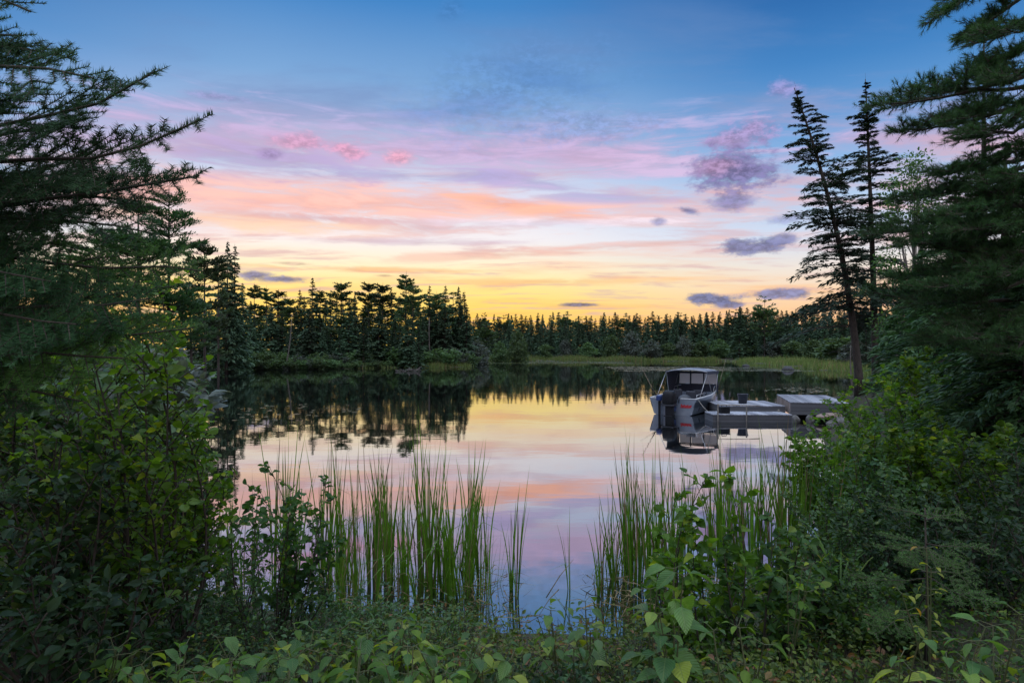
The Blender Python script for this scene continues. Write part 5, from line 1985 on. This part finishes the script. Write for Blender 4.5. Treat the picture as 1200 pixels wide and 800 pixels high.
# ================================================================== NEAR SHRUBS
def shrub_at(name, px, top, Y, label, spread=0.9, H=None, **kw):
    x = (px - 600) / FPX * Y
    z = gz(x, Y)
    H = H or (EYE + (HZ - top) / FPX * Y - z)
    return shrub_thing(name, (x, Y, z), label, H=H, spread=spread, **kw)


# left: alder thicket
shrub_at('alder_bush', 150, 285, 4.3, 'tall alder at the left with lit leaves against the lake', 0.62, seed=1001, nstem=13, ntwig=20, nleaf=11, leaf=0.068, tmpl=LEAF_ROUND, leafm='alder', stem_r=0.016, bare=0.1, twig_len=0.2)
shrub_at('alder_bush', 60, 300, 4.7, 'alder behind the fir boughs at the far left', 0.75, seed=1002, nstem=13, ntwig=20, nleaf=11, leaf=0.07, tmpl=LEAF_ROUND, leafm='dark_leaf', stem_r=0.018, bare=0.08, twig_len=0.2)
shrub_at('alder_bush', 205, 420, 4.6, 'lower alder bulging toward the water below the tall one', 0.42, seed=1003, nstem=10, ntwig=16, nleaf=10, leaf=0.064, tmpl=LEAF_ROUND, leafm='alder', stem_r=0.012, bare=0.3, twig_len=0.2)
shrub_at('alder_bush', 20, 440, 3.6, 'shaded alder low at the left edge', 0.6, seed=1004, nstem=10, ntwig=14, nleaf=9, leaf=0.065, tmpl=LEAF_ROUND, leafm='shaded_leaf', stem_r=0.014, bare=0.15, twig_len=0.24)
shrub_at('dark_shrub', 60, 590, 3.2, 'dark leafy shrub in the lower left corner', 0.6, seed=1005, nstem=14, ntwig=10, nleaf=8, leaf=0.075, tmpl=LEAF, leafm='shaded_leaf', bare=0.1, twig_len=0.3)
shrub_at('dark_shrub', 150, 640, 3.9, 'dark shrub right of the corner shrub, below the alders', 0.55, seed=1006, nstem=12, ntwig=10, nleaf=8, leaf=0.06, tmpl=LEAF, leafm='shaded_leaf', bare=0.1, twig_len=0.3)
shrub_at('willow_bush', 225, 640, 5.0, 'fine leaved willow bush between the dark shrubs and the alder sapling', 0.6, seed=1007, nstem=18, ntwig=14, nleaf=10, leaf=0.05, tmpl=LEAF_THIN, leafm='blue_leaf', bare=0.05, twig_len=0.28, stem_r=0.006)
shrub_at('alder_sapling', 318, 528, 5.6, 'leafy alder sapling of many thin stems before the cattails', 0.62, seed=1008, nstem=15, ntwig=11, nleaf=7, leaf=0.07, tmpl=LEAF_ROUND, leafm='dark_leaf', bare=0.22, twig_len=0.18, stem_r=0.009)
shrub_at('alder_sapling', 272, 570, 5.9, 'thin alder stems left of the leafy alder sapling', 0.5, seed=1009, nstem=9, ntwig=7, nleaf=5, leaf=0.065, tmpl=LEAF_ROUND, leafm='dark_leaf', bare=0.3, twig_len=0.18, stem_r=0.008)
shrub_at('willow_bush', 300, 690, 5.1, 'low fine willow under the leafy alder sapling', 0.75, seed=1010, nstem=20, ntwig=10, nleaf=9, leaf=0.04, tmpl=LEAF_THIN, leafm='shaded_leaf', bare=0.0, twig_len=0.35, stem_r=0.005)
shrub_at('willow_bush', 420, 700, 5.6, 'sparse weedy bush at the feet of the left cattails', 0.7, seed=1011, nstem=14, ntwig=8, nleaf=7, leaf=0.045, tmpl=LEAF, leafm='blue_leaf', bare=0.1, twig_len=0.3, stem_r=0.005)

# right: the sapling before the cattails and the thicket on the bank
shrub_at('alder_sapling', 832, 528, 4.9, 'upright alder sapling with big round leaves before the right cattails', 0.32, seed=1020, nstem=6, ntwig=13, nleaf=7, leaf=0.095, tmpl=LEAF_ROUND, leafm='alder', bare=0.12, twig_len=0.16, stem_r=0.010)
shrub_at('alder_sapling', 800, 580, 5.2, 'shorter alder sapling left of the upright one', 0.22, seed=1021, nstem=4, ntwig=11, nleaf=6, leaf=0.085, tmpl=LEAF_ROUND, leafm='alder', bare=0.15, twig_len=0.16, stem_r=0.008)
shrub_at('alder_bush', 895, 610, 4.9, 'leafy alder right of the upright sapling', 0.5, seed=1022, nstem=9, ntwig=12, nleaf=8, leaf=0.085, tmpl=LEAF_ROUND, leafm='dark_leaf', bare=0.1, twig_len=0.25)
thick = [(985, 474, 9.6, 0.75, 'alder', 0.075, 'bright alder at the lake end of the right thicket'), (1045, 425, 11.5, 1.05, 'alder', 0.075, 'tall alder of the right thicket below the thin spruce'),
         (1110, 395, 13.0, 1.25, 'alder', 0.085, 'tall bush of the right thicket under the dense fir'), (1170, 410, 10.5, 1.1, 'blue_leaf', 0.08, 'dark bush under the big pine boughs'),
         (1040, 492, 8.2, 0.95, 'blue_leaf', 0.062, 'dull green bush at the middle of the right thicket'), (1120, 475, 8.0, 1.0, 'alder', 0.075, 'leafy bush right of the dull green one in the right thicket'),
         (1195, 490, 6.6, 0.8, 'shaded_leaf', 0.06, 'dark bush at the right edge of the thicket'), (990, 560, 7.0, 0.75, 'blue_leaf', 0.05, 'small leaved bush in front of the bright lake end alder'),
         (1070, 560, 6.2, 0.85, 'shaded_leaf', 0.05, 'small leaved dark bush before the dull green bush'), (1150, 570, 5.4, 0.8, 'shaded_leaf', 0.05, 'small leaved dark bush behind the fir sapling, to its right'),
         (965, 640, 5.6, 0.6, 'blue_leaf', 0.045, 'low fine leaved bush right of the alder saplings'), (1030, 660, 4.9, 0.6, 'dark_leaf', 0.045, 'low fine leaved dark bush left of the fir sapling')]
for k, (px, top, Y, sp_, lm, lf, lab) in enumerate(thick):
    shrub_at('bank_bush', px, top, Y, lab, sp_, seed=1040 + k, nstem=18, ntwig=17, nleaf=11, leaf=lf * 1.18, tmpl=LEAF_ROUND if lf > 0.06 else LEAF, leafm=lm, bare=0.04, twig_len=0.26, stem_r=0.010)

# ================================================================== CATTAILS
def cattail_mesh(seed, H, nb, wid=0.021, m='cattail', dry=0.2, spread=0.16):
    rg = np.random.default_rng(seed)
    A = Acc()
    K = 9
    t = np.linspace(0, 1, K)
    for k in range(nb):
        a = rg.random() * 6.28
        d = np.array([math.cos(a), math.sin(a)])
        h = H * (rg.uniform(0.6, 1.0) if k else 1.04)
        lean_ = spread * rg.uniform(0.1, 1.3) * h
        cur = lean_ * t ** 2.2
        z = h * t - 0.22 * lean_ * t ** 3
        if rg.random() < 0.17:      # a blade bent over
            bt = rg.uniform(0.5, 0.8)
            over = np.clip(t - bt, 0, 1)
            cur = cur + over * h * 0.75
            z = z - over * h * rg.uniform(0.9, 1.6)
        x = d[0] * (0.02 + cur)
        y = d[1] * (0.02 + cur)
        ta = rg.random() * 6.28
        tw = ta + t * rg.normal(0, 1.1)
        wv = wid * rg.uniform(0.7, 1.15) * np.clip(np.minimum(0.55 + t * 3, (1.0 - t) ** 0.55 * 1.25), 0.02, 1)
        sx, sy = np.cos(tw) * wv / 2, np.sin(tw) * wv / 2
        V = np.concatenate([np.stack([x - sx, y - sy, z - 0.15 * (t == 0)], 1), np.stack([x + sx, y + sy, z - 0.15 * (t == 0)], 1)])
        F = np.array([[q_, q_ + 1, K + q_ + 1, K + q_] for q_ in range(K - 1)])
        A.add(V, F, 1 if rg.random() < dry else 0)
    return A.mesh('cattail', [M['cattail'], M['dry_blade']], smooth=True)


cat_protos = [cattail_mesh(1200 + k, 1.95, 6 + k % 4, spread=0.085) for k in range(12)]
thin_protos = [cattail_mesh(1230 + k, 1.5, 5, 0.010, dry=0.3, spread=0.22) for k in range(5)]
rng = np.random.default_rng(5)


def cattail(px, top, base, label, group, thin=False):
    """a plant whose foot stands at the depth where the water (or bank) meets row `base`"""
    Y = (EYE - 0.0) * FPX / (base - HZ)
    x = (px - 600) / FPX * Y
    z = max(gz(x, Y), -0.25)
    H = EYE + (HZ - top) / FPX * Y - z
    pr_ = thin_protos if thin else cat_protos
    o = obj('cattail', pr_[rng.integers(0, len(pr_))], loc=(x, Y, z))
    s = max(0.5, H / (1.5 if thin else 1.95)) * 1.2
    o.scale = (rng.uniform(0.8, 1.1), rng.uniform(0.8, 1.1), s)
    o.rotation_euler = (rng.normal(0, 0.075), rng.normal(0, 0.075), rng.random() * 6.28)
    return tag(o, label, 'cattail', group)


GL = ('green cattail of the stand left of the open water', 'cattails left of the open water')
GR = ('green cattail of the stand right of the open water', 'cattails right of the open water')
for c, wd, top, n in [(350, 14, 528, 5), (372, 16, 530, 7), (392, 10, 540, 4), (412, 8, 548, 4), (440, 9, 540, 6), (458, 11, 545, 7), (484, 9, 535, 6), (499, 8, 516, 8), (515, 8, 560, 3), (531, 9, 545, 6), (545, 7, 545, 6), (563, 6, 572, 3), (300, 14, 560, 4),
                      (250, 20, 560, 4)]:
    for k in range(int(n * 1.1)):
        cattail(c + rng.normal(0, wd * 1.25), top + abs(rng.normal(0, 32)) - 6, rng.uniform(662, 708), *GL)
for c, n in [(335, 7), (375, 7), (400, 9), (425, 8), (470, 9), (510, 8), (545, 7), (575, 4)]:
    for k in range(n):
        cattail(c + rng.normal(0, 16), 600 + rng.uniform(-20, 60), rng.uniform(668, 716), 'thin half dry sedge at the feet of the left cattails', 'thin sedges among the left cattails', thin=True)
cattail(605, 574, 700, 'lone cattail tuft farthest right of the left stand', None)
cattail(599, 592, 690, 'short cattail close beside the lone right hand tuft', None)
cattail(668, 612, 690, 'single thin blade standing in the middle of the open water', None, thin=True)
cattail(163, 622, 668, 'bright cattail tuft glimpsed through the dark left shrubs', None)
cattail(172, 628, 672, 'bright cattail tuft right of the other glimpsed in the dark left shrubs', None)
for c, wd, top, n in [(702, 8, 585, 3), (722, 9, 572, 4), (745, 9, 535, 8), (762, 9, 540, 7), (780, 10, 545, 6), (800, 12, 545, 5), (826, 12, 540, 4), (850, 14, 522, 8), (872, 14, 520, 9), (893, 13, 522, 9), (915, 14, 518, 9), (936, 14, 524, 8),
                      (955, 14, 520, 7), (975, 12, 540, 5)]:
    for k in range(n):
        cattail(c + rng.normal(0, wd * 1.1), top + abs(rng.normal(0, 32)) - 6, rng.uniform(625, 690) if c > 790 else rng.uniform(662, 700), *GR)
for c, n in [(710, 4), (735, 4), (770, 4), (860, 4), (920, 4)]:
    for k in range(n):
        cattail(c + rng.normal(0, 12), 600 + rng.uniform(-10, 50), rng.uniform(680, 705), 'thin half dry sedge among the right cattails', 'thin sedges among the right cattails', thin=True)

# broken dry stalks lying over the water
for k, (a, b_, lab) in enumerate([((640, 700, 7.2), (672, 655, 7.4), 'dry broken stalk slanting over the water by the single blade'), ((556, 752, 6.8), (612, 712, 7.1), 'bent dry stalk lying between left stand and the open water'),
                                  ((655, 690, 7.3), (632, 720, 7.1), 'short dry stalk crossing the slanting one')]):
    p0, p1 = at(*a), at(*b_)
    p0[2] = max(p0[2], -0.05)
    A = Acc()
    A.add(*tube([p0, (p0 + p1) / 2 + [0, 0, 0.03], p1], [0.006, 0.005, 0.002], 5))
    tag(obj('dry_stalk', A.mesh('dry_stalk', M['dry_blade'], smooth=True)), lab, 'stalk')

# ================================================================== FOREGROUND PLANTS
def sapling_parts(seed, H, nstem=3, npair=3, leaf=0.11, tmpl=LEAF_BIG, spread=0.22, pet=0.05):
    rg = np.random.default_rng(seed)
    St, Lf = Acc(), Acc()
    LP, LD, LS = [], [], []
    for k in range(nstem):
        a = rg.random() * 6.28
        e = np.array([math.cos(a) * spread * rg.random(), math.sin(a) * spread * rg.random(), H * rg.uniform(0.65, 1.0)])
        t = np.linspace(0, 1, 6)
        pts = np.array([0, 0, -0.04]) + (e + np.array([0, 0, 0.04])) * np.stack([t ** 1.4, t ** 1.4, t], 1)
        St.add(*tube(pts, 0.0055 * (1.1 - 0.6 * t), 6, False))
        th = rg.random() * 3.14
        for q_ in range(npair):
            f_ = 1 - q_ * 0.75 / npair
            x = f_ * 5
            i0 = min(4, int(x))
            p = pts[i0] * (1 - (x - i0)) + pts[i0 + 1] * (x - i0)
            th += 1.57 + rg.normal(0, 0.25)
            for s_ in (0, math.pi):
                d = np.array([math.cos(th + s_), math.sin(th + s_), rg.uniform(0.1, 0.5)])
                pe = p + norm(d) * pet * rg.uniform(0.7, 1.3)
                St.add(*tube([p, pe], [0.0022, 0.0018], 4, False))
                LP.append(pe)
                LD.append(norm(np.array([math.cos(th + s_), math.sin(th + s_), rg.uniform(-0.45, 0.15)]) + rg.normal(0, 0.15, 3)))
                LS.append(leaf * rg.uniform(0.45, 1.15) * (0.8 if q_ == 0 else 1))
    put_leaves(Lf, tmpl, np.array(LP), np.array(LD), np.array(LS), rg, 0.8)
    return St, Lf


def sapling(px, py, Y, label, seed, name='hobblebush_seedling', leafm='big_leaf', group=None, H=None, **kw):
    """py is the row of the plant's top"""
    x = (px - 600) / FPX * Y
    z = gz(x, Y)
    H = H or max(0.12, EYE + (HZ - py) / FPX * Y - z)
    St, Lf = sapling_parts(seed, H, **kw)
    r = empty(name, (x, Y, z))
    obj('stem', St.mesh('stem', M['green_stem'], smooth=True), r)
    obj('foliage', Lf.mesh('foliage', M[leafm], smooth=True, uv=True), r)
    return tag(r, label, 'plant', group)


sl = [(115, 752, 3.0), (160, 745, 3.1), (205, 760, 2.9), (255, 752, 3.0), (300, 745, 3.1), (345, 742, 3.1), (385, 728, 3.2), (425, 732, 3.2), (465, 724, 3.3), (500, 722, 3.3), (535, 745, 3.1), (570, 752, 3.1), (410, 765, 2.8), (480, 760, 2.8), (330, 770, 2.75), (545, 775, 2.8), (250, 780, 2.7)]
for k, (px, py, Y) in enumerate(sl):
    sapling(px, py, Y, 'low broad leaved seedling in the row along the bank below the left cattails', 1300 + k, group='broad leaved seedlings along the left bank', leafm='big_leaf' if k % 3 else 'bright_leaf', leaf=0.085 + 0.045 * ((k * 37) % 10) / 10, tmpl=LEAF_BIG if k % 3 else LEAF_OVAL, nstem=6, npair=4)
sapling(655, 705, 4.2, 'bluish broad leaved plant at the open water edge, nearest the gap', 1330, leaf=0.12, nstem=4, npair=3)
sapling(690, 712, 4.4, 'broad leaved plant between the water gap and the big leaved plant', 1331, leaf=0.12, nstem=4, npair=3)
sapling(672, 740, 3.9, 'low dull plant under the two broad leaved ones at the water gap', 1332, leaf=0.10, nstem=4, npair=2, leafm='blue_leaf')
sapling(790, 655, 3.6, 'plant with the largest drooping veined leaves below the right cattails', 1333, leaf=0.18, nstem=4, npair=4, spread=0.2)
sapling(760, 672, 3.7, 'veined leaf plant leaning left of the largest leaved one', 1334, leaf=0.15, nstem=2, npair=3, spread=0.15)
sapling(880, 702, 3.4, 'yellow green trefoil plant on a forked stalk', 1335, leaf=0.10, nstem=3, npair=2, leafm='bright_leaf', tmpl=LEAF_OVAL, spread=0.25)
sapling(850, 735, 3.3, 'low broad leaved plant left of the forked trefoil', 1336, leaf=0.10, nstem=3, npair=2)
sapling(1050, 728, 3.1, 'pale broad leaved plant below the fir sapling, left one', 1337, leaf=0.12, nstem=3, npair=2, tmpl=LEAF_OVAL)
sapling(1110, 722, 3.0, 'pale broad leaved plant below the fir sapling, right one', 1338, leaf=0.13, nstem=4, npair=3, tmpl=LEAF_OVAL)
sapling(1165, 690, 3.2, 'dark broad leaved plant at the lower right edge', 1339, leaf=0.10, nstem=4, npair=4, leafm='dark_leaf')
sapling(1090, 640, 3.9, 'spindly seedling with yellow leaves before the fir sapling', 1340, leaf=0.075, nstem=3, npair=5, leafm='yellow_leaf', tmpl=LEAF_OVAL, spread=0.2)
sapling(925, 640, 4.4, 'leggy plant with yellow green leaves beside the right alder', 1341, leaf=0.085, nstem=4, npair=5, leafm='bright_leaf', tmpl=LEAF_OVAL, spread=0.25)

# young fir in the lower right
x, Y = (1085 - 600) / FPX * 4.3, 4.3
yf = empty('fir_sapling', (x, Y, gz(x, Y) - 0.03))
tag(yf, 'young fir with flat tiers of boughs in the lower right', 'tree')
A = Acc()
hh = EYE + (HZ - 590) / FPX * Y - gz(x, Y)
A.add(*tube([(0, 0, 0), (0.01, 0, hh * 0.5), (0, 0.01, hh)], [0.014, 0.01, 0.004], 7))
obj('trunk', A.mesh('trunk', M['twig'], smooth=True), yf)
for k in range(13):
    a = RAD(k * 137.5)
    tier = k // 4
    zr = hh * (0.93 - 0.17 * tier) + 0.02 * (k % 3)
    l_ = 0.26 + 0.11 * tier
    add_bough(yf, (x, Y, yf.location.z + zr), (x + math.cos(a) * l_, Y + math.sin(a) * l_, yf.location.z + zr + 0.04 - 0.03 * tier), 1400 + k, 'fir_light', updir=(0, -0.35, 0.95), sag=0.02, side_len=0.42, per_m=500, r0=0.005, start=0.15, step=0.045, needle=0.019, nwidth=0.0026)

# sedge tufts with long arching blades
def sedge(px, py, Y, seed, label, H=0.55, n=12, wid=0.012, m='cattail'):
    rg = np.random.default_rng(seed)
    A = Acc()
    K = 8
    t = np.linspace(0, 1, K)
    for k in range(n):
        a = rg.random() * 6.28
        h = H * rg.uniform(0.6, 1.1)
        out = h * rg.uniform(0.3, 0.95)
        z = h * (t * 1.15 - 0.75 * t ** 2.4)
        r_ = 0.015 + out * t ** 1.4
        ca, sa = math.cos(a), math.sin(a)
        wv = wid * np.clip(np.minimum(0.5 + t * 2, (1 - t) * 2.2), 0.03, 1) / 2
        V = np.concatenate([np.stack([ca * r_ - sa * wv, sa * r_ + ca * wv, z], 1), np.stack([ca * r_ + sa * wv, sa * r_ - ca * wv, z + 0.002], 1)])
        A.add(V, np.array([[q_, q_ + 1, K + q_ + 1, K + q_] for q_ in range(K - 1)]))
    x = (px - 600) / FPX * Y
    return tag(obj('sedge_tuft', A.mesh('sedge_tuft', M[m], smooth=True), loc=(x, Y, gz(x, Y) - 0.01)), label, 'sedge')


sedge(10, 780, 2.6, 1500, 'arching sedge tuft in the dark lower left corner')
sedge(225, 745, 3.6, 1501, 'sedge tuft with one long blade beside the left seedlings', n=8)
sedge(985, 620, 6.0, 1502, 'long arching sedge at the edge of the right thicket', H=1.3, n=9, wid=0.016)
sedge(945, 600, 6.6, 1503, 'tall sedge between right cattails and the thicket', H=1.4, n=10, wid=0.016)

# ground cover: low leafy plants over the bank
rg = np.random.default_rng(42)


def ground_cover(name, n, x0, x1, y0, y1, leaf, mat, label, hmax, seed, tmpl=LEAF, clump=0.25):
    rg = np.random.default_rng(seed)
    nc = n // 26
    c = np.stack([rg.uniform(x0, x1, nc), rg.uniform(y0, y1, nc)], 1)
    d = lake_dist(c)
    c = c[(d > 0.05) & (np.abs(c[:, 0]) < c[:, 1] * 0.86 + 0.5)]
    hgt = hmax * (0.35 + 0.65 * rg.random(len(c)))
    per = 26
    base_ = np.repeat(c, per, 0)
    hh_ = np.repeat(hgt, per)
    u = rg.random(len(base_))
    off = rg.normal(0, clump * 0.35, (len(base_), 2)) * (0.4 + u[:, None])
    p = base_ + off
    z = height(p) + hh_ * u
    P = np.concatenate([p, z[:, None]], 1)
    D = norm(np.concatenate([off * 6 + rg.normal(0, 0.6, off.shape), rg.uniform(-0.1, 0.8, (len(p), 1))], 1))
    A = Acc()
    put_leaves(A, tmpl, P, D, leaf * rg.uniform(0.5, 1.2, len(P)), rg, 0.5)
    # stalks
    s0 = np.concatenate([c, height(c)[:, None] - 0.02], 1)
    for q_ in range(3):
        e = s0 + np.concatenate([rg.normal(0, clump * 0.3, (len(c), 2)), hgt[:, None]], 1)
        A.add(*prisms(s0, e, 0.0022, 0.0012), 1)
    o = obj(name, A.mesh(name, [M[mat], M['twig']]))
    return tag(o, label, 'ground cover', kind='stuff')


ground_cover('ground_cover', 17000, -0.6, 4.4, 2.3, 5.4, 0.034, 'cover', 'low small leaved ground cover across the near bank', 0.15, 61)
ground_cover('ground_cover', 9000, -5.0, 0.2, 2.4, 6.4, 0.042, 'cover', 'shaded low leaves covering the left bank', 0.2, 62)
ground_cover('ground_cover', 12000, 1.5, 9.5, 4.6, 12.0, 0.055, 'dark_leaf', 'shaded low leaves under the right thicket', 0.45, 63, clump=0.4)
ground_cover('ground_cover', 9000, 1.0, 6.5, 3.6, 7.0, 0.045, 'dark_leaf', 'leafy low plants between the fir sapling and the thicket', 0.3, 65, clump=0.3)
ground_cover('ground_cover', 5000, -1.4, 2.6, 3.2, 6.4, 0.05, 'cover', 'taller weeds along the water edge of the near bank', 0.34, 64, clump=0.3)
rock('rock', tuple(at(725, 796, 3.35) * [1, 1, 0] + [0, 0, gz((725 - 600) / FPX * 3.35, 3.35) + 0.01]), (0.11, 0.09, 0.06), 'rock', 'small grey stone half hidden in the ground cover', 71)


# mooring lines from the boat to the dock
for p0, p1, lab in [(in_boat(1.0, 0.35, 0.76), (8.45, 26.6, 0.30), 'slack pale mooring line from the boat stern to the low dock'),
                    (in_boat(0.75, 4.0, 0.95), (9.25, 30.6, 0.51), 'pale mooring line from the boat bow to the raised platform')]:
    p0, p1 = np.array(p0), np.array(p1)
    t = np.linspace(0, 1, 12)[:, None]
    pts = p0 + (p1 - p0) * t - np.array([0, 0, 0.22]) * np.sin(t * math.pi)
    pts[:, 2] = np.maximum(pts[:, 2], 0.0)
    A = Acc()
    A.add(*tube(pts, 0.010, 6))
    tag(obj('mooring_line', A.mesh('mooring_line', M['rope'], smooth=True)), lab, 'rope')

# dead blades and litter floating and lying at the cattails' feet
rg = np.random.default_rng(88)
n = 700
px_ = np.where(rg.random(n) < 0.5, rg.uniform(240, 600, n), rg.uniform(690, 960, n))
Y_ = rg.uniform(6.9, 8.4, n)
P = np.stack([(px_ - 600) / FPX * Y_, Y_, np.zeros(n)], 1)
P[:, 2] = np.maximum(height(P), 0.0) + 0.01 + 0.10 * rg.random(n) ** 3
ang = rg.random(n) * 6.28
D = norm(np.stack([np.cos(ang), np.sin(ang), rg.uniform(-0.05, 0.6, n) * (rg.random(n) < 0.5)], 1))
S = np.stack([rg.uniform(0.008, 0.016, n), rg.uniform(0.12, 0.5, n), np.ones(n)], -1)
v, f = scatter(DIA_V, DIA_F, P, frames(D, norm(rg.normal(size=(n, 3)) + [0, 0, 1])), S)
tag(obj('dead_leaves', mesh_np('dead_leaves', v, f, M['dry_blade'])), 'dead brown blades littering the water line among the cattails', 'litter', kind='stuff')
ground_cover('ground_cover', 8000, -3.4, 1.0, 2.4, 4.6, 0.04, 'shaded_leaf', 'tangled small leaves between the broad leaved seedlings', 0.3, 66, clump=0.25)
ground_cover('ground_cover', 7000, -3.6, -0.4, 4.4, 6.8, 0.045, 'blue_leaf', 'weeds on the bank under the leafy alder sapling', 0.34, 67, clump=0.3)
